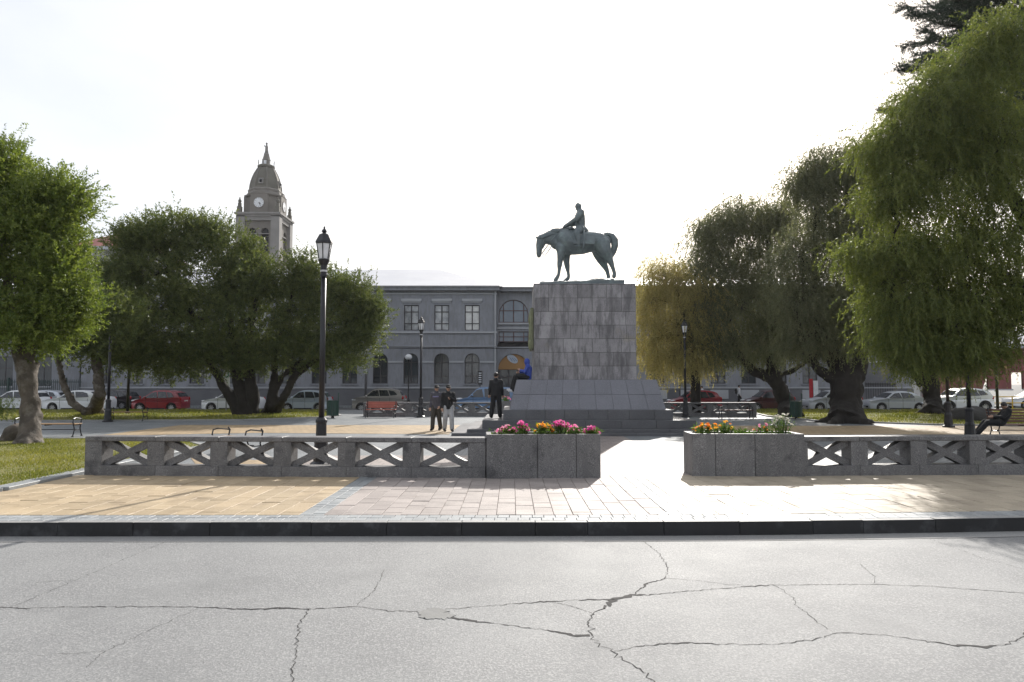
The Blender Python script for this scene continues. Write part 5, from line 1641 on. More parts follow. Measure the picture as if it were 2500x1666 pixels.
# ================================================================ PEOPLE
m_skin = M('skin', (0.42, 0.26, 0.19), (0.38, 0.23, 0.165), 8, 0.55)
m_hair = M('dark_hair', (0.018, 0.013, 0.011), None, 20, 0.5)
m_eye = M('eye', (0.02, 0.018, 0.016), None, 20, 0.3)
def cloth(name, c): return M(name, c, tuple(x * .78 for x in c), 9, 0.85, 0.03, 8)
k_black, k_char = cloth('black_cloth', (0.016, 0.016, 0.018)), cloth('charcoal_cloth', (0.075, 0.072, 0.09))
k_olive, k_pale = cloth('olive_cloth', (0.055, 0.05, 0.042)), cloth('pale_trousers', (0.42, 0.42, 0.43))
k_blue, k_white = cloth('blue_jacket', (0.045, 0.08, 0.36)), cloth('white_cloth', (0.6, 0.6, 0.62))
def person(label, loc, rotz, J, top, trou, shoe, head_cover=None, cover_mat=None, extras=None, scale=1.0, hood=False):
    """J: joints in local metres (x = person's left... seen from above, y = forward). One continuous body, clothes over it."""
    t = thing('person', label, 'person', loc, rotz)
    D = dict(pelvis=(0, 0, .95), chest=(0, 0, 1.30), neck=(0, 0, 1.47), head=(0, .02, 1.60),
             ls=(.175, 0, 1.385), le=(.235, -.03, 1.12), lh=(.235, .06, .88), rs=(-.175, 0, 1.385), re=(-.235, -.03, 1.12), rh=(-.235, .06, .88),
             lhip=(.09, 0, .92), lk=(.10, .03, .50), lf=(.11, 0, .08), rhip=(-.09, 0, .92), rk=(-.10, .03, .50), rf=(-.11, 0, .08), toe=(0, .18, -.05))
    D.update(J)
    V = {k: Vector(v) * (scale if k != 'toe' else 1) for k, v in D.items()}
    hd, nk = V['head'], V['neck']
    up = (hd - nk).normalized()
    face = Vector(D.get('face', (0, 1, 0))).normalized()
    def limb(mb, ks, rs, n=10):
        pts = [V[k] if isinstance(k, str) else Vector(k) for k in ks]
        full, fr = [], []
        for i in range(len(pts) - 1):
            for q in range(4):
                u = q / 4
                full.append(pts[i].lerp(pts[i + 1], u)); fr.append(rs[i] * (1 - u) + rs[i + 1] * u)
        full.append(pts[-1]); fr.append(rs[-1])
        mb.tube(full, fr, n)
        for p, r in zip(pts, rs): mb.ball(p, r, 10, 7)
    def torso(mb, g=0.0):
        a, b, c = V['pelvis'], V['chest'], V['neck']
        sh = (V['ls'] - V['rs']).normalized()
        for i in range(9):
            u = i / 8
            p = a.lerp(b, u)
            w = (.165 + .03 * u) + g
            mb.ball(p, 1.0, 12, 8, (w, .115 + g + .01 * u, .10 + g), Matrix.Rotation(math.atan2(sh.y, sh.x), 3, 'Z'))
        limb(mb, ['ls', 'chest', 'rs'], [.075 + g, .12 + g, .075 + g])
        limb(mb, [b, c], [.12 + g, .065 + g])
    # body
    bd = MB()
    torso(bd)
    for s in 'lr':
        limb(bd, [s + 's', s + 'e', s + 'h'], [.055, .042, .030])
        limb(bd, [s + 'hip', s + 'k', s + 'f'], [.085, .058, .04])
        h, e = V[s + 'h'], V[s + 'e']
        d = (h - e).normalized()
        sd_ = d.cross(Vector((0, 1, 0.2))).normalized()
        fw = sd_.cross(d).normalized()
        palm = h + d * .055
        bd.ball(palm, 1, 8, 6, (.045, .03, .05), None)
        for q in range(4):
            o = sd_ * (.033 - .022 * q)
            ln = (.075, .085, .08, .062)[q]
            bd.tube([palm + o + d * .02, palm + o + d * (.03 + ln * .5) + fw * .008, palm + o + d * (.03 + ln) + fw * .03], .010, 6)
        bd.tube([palm + sd_ * .03 - d * .03, palm + sd_ * .062 + fw * .02, palm + sd_ * .06 + d * .035 + fw * .03], .011, 6)
        bd.tube([V[s + 'f'], V[s + 'f'] + V['toe']], [.04, .03], 8)
    limb(bd, ['neck', 'head'], [.055, .06])
    bd.ball(hd + up * .035, 1, 14, 10, (.078, .092, .108))
    bd.ball(hd + face * .035 - up * .045, 1, 10, 8, (.056, .055, .06))
    bd.ball(hd + face * .105 - up * .012, .017)
    sd2 = face.cross(up).normalized()
    for s in (-1, 1): bd.ball(hd + sd2 * .08 * s, .024, s=(.6, 1, 1.3))
    link('body', remeshed(bd, .017, 1, 'body'), m_skin, t)
    for s in (-1, 1):
        MB().ball(hd + face * .087 + sd2 * .032 * s + up * .02, .012).build('eye', m_eye, t)
    MB().cbox(hd + face * .094 - up * .055, (.045, .012, .010), Matrix.Rotation(math.atan2(-face.x, face.y), 3, 'Z')).build('mouth', M('lips', (.30, .12, .10)), t)
    # clothes
    jb = MB()
    torso(jb, .022)
    sh_ = (V['ls'] - V['rs']).normalized()
    for k in range(4):
        jb.ball(V['pelvis'] + (V['chest'] - V['pelvis']).normalized() * (-.09 + .06 * k), 1, 12, 8, (.185, .145, .055), Matrix.Rotation(math.atan2(sh_.y, sh_.x), 3, 'Z'))
    for s in 'lr':
        limb(jb, [s + 's', s + 'e', V[s + 'h'] - (V[s + 'h'] - V[s + 'e']).normalized() * .015], [.082, .066, .05])
    jb.ball(nk + Vector((0, 0, -.02)), .088, s=(1, 1, .6))
    if hood:
        jb.ball(hd + up * .03 - face * .02, 1, 12, 9, (.115, .115, .14))
        limb(jb, ['neck', 'head'], [.09, .09])
    jk = link('hooded_jacket' if hood else 'jacket', remeshed(jb, .02, 3, 'jacket'), top, t)
    tb_ = MB()
    for s in 'lr':
        limb(tb_, [s + 'hip', s + 'k', V[s + 'f'] + Vector((0, 0, .015))], [.118, .095, .085])
    limb(tb_, ['lhip', 'pelvis', 'rhip'], [.11, .14, .11])
    link('trousers', remeshed(tb_, .02, 3, 'trousers'), trou, t)
    for s in 'lr':
        f = V[s + 'f']
        sb_ = MB()
        sb_.tube([f + Vector((0, -.05, -.02)), f + V['toe'] * .45 + Vector((0, 0, -.01)), f + V['toe'] + Vector((0, 0, .0))], [.058, .056, .044], 10)
        sb_.ball(f + Vector((0, 0, -.01)), .06).ball(f + V['toe'], .044)
        link('shoe', remeshed(sb_, .014, 2, 'shoe'), shoe, t)
    if head_cover == 'cap':
        cp = MB().ball(hd + up * .065, 1, 14, 9, (.092, .105, .09))
        cp.add([tuple(hd + up * .07 + face * .06 + sd2 * x * .085) for x in (-1, 1)] + [tuple(hd + up * .055 + face * .19 + sd2 * x * .065) for x in (1, -1)] +
               [tuple(hd + up * .09 + face * .06 + sd2 * x * .085) for x in (-1, 1)] + [tuple(hd + up * .07 + face * .19 + sd2 * x * .065) for x in (1, -1)],
               [(0, 1, 2, 3), (7, 6, 5, 4), (0, 1, 5, 4), (1, 2, 6, 5), (2, 3, 7, 6), (3, 0, 4, 7)])
        link('cap', remeshed(cp, .012, 1, 'cap'), cover_mat, t)
    elif head_cover == 'hair':
        hr = MB().ball(hd + up * .055 - face * .018, 1, 14, 9, (.092, .10, .098))
        link('hair', remeshed(hr, .014, 1, 'hair'), cover_mat, t)
    return t
w1p = G(1066, 1051)
p1 = person('man in charcoal sweatshirt, olive trousers and black cap walking at the left of the pair', (w1p.x, w1p.y, 0), R(168),
            dict(lf=(.12, .16, .09), lk=(.11, .12, .50), rf=(-.10, -.16, .09), rk=(-.09, -.02, .50), face=(-.55, .8, 0), rh=(-.16, .10, .93), re=(-.27, -.04, 1.15)),
            k_char, k_olive, k_black, 'cap', k_black, scale=1.02)
m_print = M('chest_print', (0.20, 0.19, 0.36))
o = MB().box(-.12, .12, .15, .165, 1.30, 1.345).build('chest_print', m_print, p1)
w2p = G(1094, 1054)
p2 = person('man in black sweater, pale trousers and black cap walking at the right of the pair', (w2p.x, w2p.y, 0), R(195),
            dict(lf=(.12, -.10, .09), lk=(.11, .02, .50), rf=(-.12, .15, .09), rk=(-.11, .12, .50), rh=(-.04, .22, 1.22), re=(-.26, .06, 1.14), face=(0.1, 1, -.1)),
            k_black, k_pale, k_black, 'cap', k_black, scale=1.03)
MB().cbox((-.02, .275, 1.27), (.075, .012, .15), Matrix.Rotation(-.5, 3, 'X')).build('phone', m_trim, p2)
person('person in black standing with back turned on the monument step', (P(1211, 1010, 27.55).x, 27.55, .52), R(-8),
       dict(lf=(.15, .02, .09), lk=(.13, .02, .50), rf=(-.18, -.04, .09), rk=(-.13, .02, .50), lh=(.24, .10, .88), rh=(-.27, .05, .90), face=(.2, 1, 0)),
       k_black, k_black, k_black, 'hair', m_hair, hood=False)
# seated on the ledge, back against the shaft, legs over the slope (facing -x)
person('person in bright blue hooded jacket sitting on the ledge of the monument', (.62, 27.15, zb_ + .0), R(90),
       dict(pelvis=(0, .02, .12), chest=(0, .0, .42), neck=(0, .03, .56), head=(0, .06, .65), ls=(.18, .02, .50), rs=(-.18, .02, .50), le=(.22, .14, .30), re=(-.22, .14, .30),
            lh=(.10, .32, .28), rh=(-.06, .30, .36), lhip=(.09, .04, .10), rhip=(-.09, .04, .10), lk=(.10, .50, .12), rk=(-.12, .46, .13), lf=(.10, .62, -.36), rf=(-.12, .56, -.40), toe=(0, .17, -.02)),
       k_blue, k_black, k_white, None, None, hood=True)
for lab, px, tp_, tr_, hd_ in (('pedestrian with dark backpack and white shirt beyond the far right balustrade', 1804, k_white, k_black, 'hair'),
                               ('dark haired pedestrian whose head shows above the red car', 1714, k_white, k_black, 'hair')):
    q = P(px, 960, 58.9)
    pe = person(lab, (q.x, 58.9, 0), R(-90 if px > 1750 else 90), dict(lf=(.1, .2, .09), rf=(-.1, -.2, .09), lk=(.1, .14, .5)), tp_, tr_, k_black, hd_, m_hair, scale=.93 if px < 1750 else .97)
    if px > 1750:
        link('backpack', remeshed(MB().ball((0, -.23, 1.2), 1, 10, 8, (.16, .11, .24)), .02, 2), k_black, pe)
# seated man at the right edge, slouching on the bench, facing left
gq = RB.location
person('man in dark clothes slouching on the bench at the right edge', (P(2452, 1030, gq.y - .25).x + .05, gq.y - .12, 0), R(75),
       dict(pelvis=(0, .05, .52), chest=(0, -.10, .80), neck=(0, -.14, .97), head=(0, -.06, 1.07), ls=(.19, -.12, .92), rs=(-.19, -.12, .92), le=(.25, .08, .70), re=(-.25, .08, .70),
            lh=(.08, .30, .70), rh=(-.08, .30, .70), lhip=(.09, .08, .50), rhip=(-.09, .08, .50), lk=(.12, .52, .52), rk=(-.12, .52, .50), lf=(.12, .80, .12), rf=(-.12, .84, .10), face=(.2, 1, -.3)),
       k_black, k_black, k_black, 'hair', m_hair)
# ================================================================ TREES
from mathutils import noise as mnoise
m_bark = M('grey_bark', (0.125, 0.103, 0.083), (0.06, 0.05, 0.04), 2.5, 0.9, 0.04, 9, blotch=((0.19, 0.17, 0.145), 3.5, 0.52, 0.7))
m_bark2 = M('dark_bark', (0.030, 0.026, 0.022), (0.018, 0.015, 0.013), 2.5, 0.95, 0.04, 8)
lf_bright = leafmat('leaf_bright', (0.050, 0.088, 0.024), (0.21, 0.25, 0.065), 0.42, (1.65, 1.65, 0.75))
lf_dark = leafmat('leaf_dark', (0.040, 0.066, 0.028), (0.155, 0.175, 0.062), 0.40, (1.6, 1.6, 0.8))
lf_will = leafmat('leaf_willow', (0.070, 0.088, 0.032), (0.17, 0.17, 0.065), 0.40, (1.7, 1.6, 0.85))
lf_gold = leafmat('leaf_golden', (0.19, 0.19, 0.07), (0.45, 0.38, 0.17), 0.45, (1.6, 1.5, 1.0))
lf_brown = leafmat('leaf_brownish', (0.082, 0.098, 0.056), (0.20, 0.20, 0.115), 0.42, (1.6, 1.6, 1.05))
lf_green = leafmat('leaf_green', (0.058, 0.085, 0.030), (0.18, 0.20, 0.062), 0.44, (1.65, 1.65, 0.8))
lf_con = leafmat('needle', (0.020, 0.033, 0.026), (0.050, 0.068, 0.050), 0.15, (1.3, 1.4, 0.9))
def bez(a, b, sag, n=7, jit=.0):
    a, b = Vector(a), Vector(b)
    L = (b - a).length
    out = []
    for i in range(n + 1):
        u = i / n
        p = a.lerp(b, u)
        p.z += sag * L * math.sin(math.pi * u)
        if 0 < i < n:
            p += Vector((random.gauss(0, jit), random.gauss(0, jit), random.gauss(0, jit))) * L
        out.append(p)
    return out
def tree(name, label, base, trunks, lobes, leaf, bark, style='shoot', n_cl=30, per=7, m=12, ll=.10, lw=.032, shoot=.45, rc=.45, tw=.022, group=None, cat='tree', roots=0):
    """trunks: list of [(x,y,z,r)...]; lobes: (x,y,z,rx,ry,rz,weight). Leaves sit on shoots on twigs that grow from limbs."""
    t = thing(name, label, cat, (base.x, base.y, 0), 0, group)
    inv = Matrix.Translation((-base.x, -base.y, 0))
    tm = MB()
    tips = []
    for tr in trunks:
        pts = [Vector(p[:3]) for p in tr]
        # refine
        fp, fr = [], []
        for i in range(len(pts) - 1):
            for q in range(4):
                u = q / 4
                fp.append(pts[i].lerp(pts[i + 1], u) + Vector((random.gauss(0, .012), random.gauss(0, .012), 0)) * tr[i][3] * 4)
                fr.append((tr[i][3] * (1 - u) + tr[i + 1][3] * u) * random.uniform(.93, 1.07))
        fp.append(pts[-1]); fr.append(tr[-1][3])
        if roots: fr[0] *= 1.35; fr[1] *= 1.1
        tm.tube(fp, fr, 12, True, None, .07)
        tips += [(p, r) for p, r in zip(fp, fr) if p.z > fp[-1].z * .55]
    for q in range(roots):
        a = 2 * math.pi * q / roots + random.uniform(-.3, .3)
        r0 = trunks[0][0][3]
        b0 = Vector(trunks[0][0][:3])
        tm.tube([b0 + Vector((0, 0, .35)), b0 + Vector((math.cos(a) * r0 * 1.2, math.sin(a) * r0 * 1.2, .10)), b0 + Vector((math.cos(a) * r0 * 2.1, math.sin(a) * r0 * 2.1, -.05))], [r0 * .5, r0 * .36, r0 * .12], 8)
    me = remeshed(tm, .06, 5, 'trunk')
    nv = len(me.vertices)                                 # ridged, furrowed bark
    co = np.empty(nv * 3, np.float32); me.vertices.foreach_get('co', co); co = co.reshape(-1, 3)
    nr = np.empty(nv * 3, np.float32); me.vertex_normals.foreach_get('vector', nr); nr = nr.reshape(-1, 3)
    tw_ = .5 * co[:, 2]
    qx = (co[:, 0] - base.x) * np.cos(tw_) - (co[:, 1] - base.y) * np.sin(tw_)
    qy = (co[:, 0] - base.x) * np.sin(tw_) + (co[:, 1] - base.y) * np.cos(tw_)
    amp = np.array([.055 * mnoise.noise((x * 4.5, y * 4.5, z)) + .03 * mnoise.noise((x * 10, y * 10, z * 2.2)) for x, y, z in zip(qx, qy, co[:, 2])], np.float32)
    me.vertices.foreach_set('co', (co + nr * amp[:, None]).astype(np.float32).ravel())
    me.update()
    o = link('trunk', me, bark, t)
    o.matrix_parent_inverse = inv
    br = MB()
    Bs, Ds = [], []
    for (x, y, z, rx, ry, rz, wt) in lobes:
        c = Vector((x, y, z))
        tip, tr_ = min(tips, key=lambda q: (q[0] - c).length + .8 * max(0, q[0].z - c.z))
        limb = bez(tip, c, .10, 7, .035)
        r0 = min(.12, max(.04, tr_ * .42))
        br.tube(limb, [r0 * (1 - .8 * i / 7) for i in range(8)], 7)
        for k in range(int(n_cl * wt)):
            d = Vector((random.gauss(0, 1), random.gauss(0, 1), random.gauss(0, 1))).normalized()
            rr = random.random() ** .42
            p = c + Vector((d.x * rx, d.y * ry, d.z * rz)) * rr
            st = limb[random.randint(3, 7)]
            tw_ = bez(st, p, .06 if style != 'weep' else .16, 4, .05)
            br.tube(tw_, [tw, tw * .8, tw * .6, tw * .4, tw * .25], 4, False)
            outw = (Vector((d.x / max(rx, .1), d.y / max(ry, .1), d.z / max(rz, .1)))).normalized()
            for q in range(per):
                s = Vector((random.gauss(0, rc), random.gauss(0, rc), random.gauss(0, rc * .8)))
                Bs.append(p + s)
                if style == 'weep':
                    Ds.append((outw * random.uniform(.1, .6) + Vector((random.gauss(0, .25), random.gauss(0, .25), -random.uniform(.35, 1.0)))).normalized())
                else:
                    Ds.append((outw * .6 + Vector((random.gauss(0, .5), random.gauss(0, .5), random.gauss(.45, .45)))).normalized())
    o = br.build('branches', bark, t, smooth=True, fix=False)
    o.matrix_parent_inverse = inv
    B, D = np.array(Bs), np.array(Ds)
    L = shoot * rng.uniform(.5, 1.4, len(B))
    v, r = sprigs(B, D, L, m, ll, lw, .75 if style != 'weep' else .6, .0 if style != 'weep' else .12 / max(shoot, .1), tri=True)
    o = np_mesh('crown', v, quads_of(v, 3), leaf, t, r)
    o.matrix_parent_inverse = inv
    return t
def lobe(px, py, rx, rz, Y, ry=None, wt=1.0):
    c = P(px, py, Y)
    s = F / Y
    return (c.x, Y, c.z, rx / s, (ry if ry else rx / s), rz / s, wt)
def tpt(px, py, Y, rpx):
    p = P(px, py, Y)
    return (p.x, p.y, p.z, rpx * Y / F)
# leftmost tree: twisted pale trunk, bright shoots
Y1 = 22.3
b = G(68, 1086)
tree('evergreen_tree', 'leftmost tree with thick pale twisted trunk and tall bright green crown', b,
     [[(b.x, b.y, -.1, .30), tpt(74, 1020, Y1, 19), tpt(66, 950, Y1, 18), tpt(50, 880, Y1, 14), tpt(40, 800, Y1, 13), tpt(10, 650, Y1, 8), tpt(0, 500, Y1, 5)],
      [(b.x + .10, b.y + .1, -.1, .26), tpt(82, 1000, Y1 + .1, 15), tpt(78, 930, Y1 + .1, 14), tpt(70, 870, Y1 + .1, 12), tpt(90, 780, Y1 + .2, 11), tpt(120, 620, Y1 + .3, 7), tpt(130, 500, Y1, 4)],
      [tpt(62, 1060, Y1 - .2, 11), tpt(60, 990, Y1 - .15, 10), tpt(74, 930, Y1 + .05, 9), tpt(88, 890, Y1 + .35, 8), tpt(60, 840, Y1 + .5, 6)]],
     [lobe(10, 430, 42, 75, Y1, 1.1), lobe(75, 500, 55, 65, Y1, 1.3), lobe(160, 490, 28, 60, Y1, .9, .8), lobe(40, 560, 110, 100, Y1, 1.8, 1.3), lobe(135, 575, 46, 85, Y1, 1.3), lobe(60, 690, 120, 90, Y1, 1.9, 1.4),
      lobe(155, 690, 44, 75, Y1, 1.2), lobe(40, 800, 120, 62, Y1, 1.7, 1.2), lobe(130, 785, 55, 60, Y1, 1.2), lobe(-80, 560, 110, 150, Y1, 1.8), lobe(-90, 760, 120, 90, Y1, 1.8), lobe(-70, 430, 80, 80, Y1, 1.5, .7),
      lobe(195, 735, 14, 28, Y1, .6, .3)],
     lf_bright, m_bark, 'shoot', 60, 19, 14, .10, .046, .40, .24, .014, roots=5)
# second left tree: one upright and one leaning trunk
Y2 = 39.0
b = G(228, 1012)
tree('evergreen_tree', 'left tree with one upright and one low leaning trunk before the white saloon', b,
     [[(b.x, b.y, -.1, .42), tpt(243, 960, Y2, 13), tpt(240, 905, Y2, 12), tpt(228, 860, Y2, 10), tpt(222, 800, Y2, 7), tpt(225, 700, Y2, 4)],
      [(b.x - .1, b.y, .0, .30), tpt(205, 1003, Y2, 8), tpt(178, 985, Y2, 9), tpt(155, 940, Y2, 8), tpt(142, 880, Y2, 7), tpt(150, 780, Y2, 5), tpt(160, 700, Y2, 3)]],
     [lobe(220, 700, 40, 45, Y2), lobe(235, 760, 70, 70, Y2), lobe(160, 760, 65, 80, Y2), lobe(290, 760, 50, 60, Y2), lobe(210, 830, 80, 45, Y2), lobe(280, 840, 60, 45, Y2), lobe(120, 800, 40, 50, Y2, None, .6), lobe(272, 775, 45, 45, 33.6, 1.0, .8)],
     lf_dark, m_bark, 'shoot', 44, 18, 13, .15, .068, .55, .38, .014, roots=3)
Y3 = 41.5
b = G(598, 1014)
tree('evergreen_tree', 'broad many-stemmed tree before the clock tower with leaning stems', b,
     [[(b.x - .2, b.y, -.1, .36), tpt(565, 975, Y3, 13), tpt(535, 925, Y3, 10), tpt(508, 880, Y3, 8), tpt(480, 800, Y3, 6), tpt(440, 680, Y3, 4)],
      [(b.x, b.y, -.1, .42), tpt(590, 970, Y3, 15), tpt(578, 915, Y3, 12), tpt(572, 860, Y3, 9), tpt(560, 760, Y3, 6), tpt(540, 640, Y3, 4)],
      [(b.x + .3, b.y + .1, -.1, .42), tpt(618, 965, Y3, 16), tpt(608, 915, Y3, 13), tpt(602, 860, Y3, 10), tpt(620, 760, Y3, 6), tpt(640, 660, Y3, 4)]],
     [lobe(350, 590, 38, 32, Y3), lobe(420, 575, 60, 42, Y3), lobe(500, 585, 60, 42, Y3), lobe(575, 630, 60, 45, Y3), lobe(632, 690, 45, 45, Y3), lobe(305, 690, 48, 55, Y3), lobe(370, 665, 80, 70, Y3), lobe(470, 670, 90, 75, Y3),
      lobe(575, 700, 85, 70, Y3), lobe(310, 770, 60, 70, Y3), lobe(400, 770, 90, 70, Y3), lobe(510, 780, 95, 75, Y3), lobe(610, 790, 85, 70, Y3), lobe(330, 868, 75, 35, Y3, None, 1), lobe(430, 878, 80, 32, Y3, None, 1.1),
      lobe(530, 865, 80, 38, Y3, None, 1.1), lobe(610, 868, 60, 36, Y3, None, 1.0), lobe(300, 590, 20, 26, Y3, .6, .3)],
     lf_dark, m_bark2, 'shoot', 46, 20, 13, .15, .068, .55, .38, .014, roots=5)
b = G(657, 1011)
Y3b = 42.0
tree('evergreen_tree', 'rounded tree with forked trunk behind the tall near lamp', b,
     [[(b.x, b.y, -.1, .40), tpt(662, 985, Y3b, 13), tpt(668, 940, Y3b, 10), tpt(672, 880, Y3b, 8), tpt(690, 800, Y3b, 6), tpt(720, 700, Y3b, 4)],
      [(b.x + .2, b.y, -.1, .34), tpt(690, 975, Y3b, 10), tpt(722, 915, Y3b, 9), tpt(755, 890, Y3b, 8), tpt(800, 860, Y3b, 6), tpt(840, 800, Y3b, 4)],
      [tpt(668, 960, Y3b, 8), tpt(690, 918, Y3b, 7), tpt(735, 880, Y3b, 6), tpt(760, 820, Y3b, 4)]],
     [lobe(738, 668, 38, 50, Y3b), lobe(800, 715, 60, 55, Y3b), lobe(865, 725, 42, 55, Y3b), lobe(720, 760, 65, 70, Y3b), lobe(800, 790, 80, 65, Y3b), lobe(880, 800, 42, 60, Y3b), lobe(700, 858, 55, 40, Y3b, None, .8), lobe(840, 868, 58, 32, Y3b, None, .8),
      lobe(770, 855, 70, 35, Y3b, None, .8), lobe(905, 770, 22, 50, Y3b, None, .5)],
     lf_dark, m_bark2, 'shoot', 48, 20, 13, .14, .064, .5, .34, .014, roots=4)
# ---- right side: weeping trees
W = dict(style='weep')
Y4 = 40.6
b = G(1800, 1010)
tree('weeping_tree', 'golden brown weeping tree directly right of the monument', Vector((P(1700, 900, Y4).x, Y4, 0)),
     [[(P(1700, 900, Y4).x, Y4, -.1, .35), tpt(1695, 900, Y4, 10), tpt(1680, 800, Y4, 8), tpt(1650, 700, Y4, 5)]],
     [lobe(1612, 672, 40, 45, Y4), lobe(1590, 740, 40, 60, Y4), lobe(1590, 835, 42, 55, Y4), lobe(1640, 875, 60, 35, Y4, None, .7), lobe(1700, 865, 60, 40, Y4, None, .8), lobe(1660, 690, 55, 70, Y4), lobe(1650, 800, 60, 70, Y4), lobe(1700, 760, 60, 80, Y4)],
     lf_gold, m_bark2, 'weep', 56, 16, 13, .115, .042, .65, .40, .013)
Y5 = 41.0
b = G(1930, 1020)
tree('weeping_tree', 'weeping tree with a trunk bent to the left beside the dark litter bin', b,
     [[(b.x, b.y, -.1, .55), tpt(1922, 990, Y5, 20), tpt(1905, 950, Y5, 18), tpt(1885, 922, Y5, 15), tpt(1840, 908, Y5, 11), tpt(1800, 860, Y5, 8), tpt(1770, 760, Y5, 6), tpt(1750, 640, Y5, 4)],
      [tpt(1890, 925, Y5, 13), tpt(1880, 880, Y5, 11), tpt(1890, 800, Y5, 8), tpt(1880, 680, Y5, 5), tpt(1870, 560, Y5, 3)],
      [tpt(1885, 920, Y5, 8), tpt(1930, 908, Y5, 6), tpt(1975, 880, Y5, 5), tpt(1990, 800, Y5, 3)]],
     [lobe(1740, 575, 45, 50, Y5), lobe(1795, 530, 50, 50, Y5), lobe(1860, 570, 60, 70, Y5), lobe(1910, 530, 45, 60, Y5), lobe(1715, 660, 60, 70, Y5), lobe(1790, 650, 70, 80, Y5), lobe(1870, 680, 80, 80, Y5), lobe(1730, 770, 70, 80, Y5),
      lobe(1820, 755, 90, 70, Y5), lobe(1910, 755, 80, 70, Y5), lobe(1720, 840, 60, 40, Y5, None, .8), lobe(1800, 840, 80, 38, Y5, None, .8), lobe(1880, 835, 60, 35, Y5, None, .7)],
     lf_brown, m_bark2, 'weep', 70, 17, 13, .112, .056, .6, .44, .013, roots=4)
Y6 = 34.5
b = G(2066, 1033)
tree('weeping_tree', 'weeping tree with the thickest dark forked trunk on the right lawn', b,
     [[(b.x, b.y, -.1, .74), tpt(2066, 985, Y6, 36), tpt(2066, 935, Y6, 37), tpt(2052, 890, Y6, 26), tpt(2012, 845, Y6, 15), tpt(1985, 760, Y6, 9), tpt(1990, 600, Y6, 6), tpt(1990, 470, Y6, 3)],
      [tpt(2066, 990, Y6, 24), tpt(2072, 945, Y6, 28), tpt(2090, 890, Y6, 25), tpt(2105, 820, Y6, 17), tpt(2080, 700, Y6, 11), tpt(2060, 560, Y6, 6), tpt(2070, 430, Y6, 3)],
      [tpt(2062, 970, Y6, 14), tpt(2040, 930, Y6, 15), tpt(1998, 903, Y6, 11), tpt(1965, 855, Y6, 9), tpt(1940, 760, Y6, 5)]],
     [lobe(1960, 440, 32, 50, Y6, None, .7), lobe(2010, 420, 40, 55, Y6), lobe(2070, 410, 45, 60, Y6), lobe(2000, 540, 65, 80, Y6), lobe(2080, 540, 60, 90, Y6), lobe(1960, 650, 75, 80, Y6), lobe(2060, 660, 85, 90, Y6), lobe(1950, 745, 70, 75, Y6),
      lobe(2040, 755, 80, 75, Y6), lobe(2110, 750, 70, 75, Y6), lobe(1970, 830, 60, 35, Y6, None, .7), lobe(2050, 830, 60, 35, Y6, None, .6), lobe(2140, 560, 60, 80, Y6), lobe(2150, 660, 60, 80, Y6), lobe(2130, 440, 45, 60, Y6, None, .8)],
     lf_brown, m_bark2, 'weep', 70, 17, 13, .102, .054, .55, .40, .013, roots=5)
Y7 = 44.0
b = G(2276, 1012)
tree('weeping_tree', 'weeping tree whose dark trunk stands between the silver saloon and white sport utility car', b,
     [[(b.x, b.y, -.1, .6), tpt(2278, 980, Y7, 20), tpt(2268, 930, Y7, 20), tpt(2262, 860, Y7, 16), tpt(2250, 760, Y7, 10), tpt(2240, 600, Y7, 5)],
      [tpt(2250, 940, Y7, 8), tpt(2225, 905, Y7, 7), tpt(2200, 860, Y7, 5)]],
     [lobe(2200, 640, 80, 90, Y7), lobe(2280, 640, 80, 100, Y7), lobe(2190, 770, 80, 90, Y7), lobe(2280, 780, 90, 80, Y7), lobe(2360, 760, 80, 90, Y7), lobe(2230, 850, 80, 45, Y7), lobe(2330, 870, 80, 35, Y7)],
     lf_will, m_bark2, 'weep', 50, 10, 15, .13, .048, 1.1, .5, .018, roots=4)
Y8 = 18.6
bx8 = P(2640, 1000, Y8).x
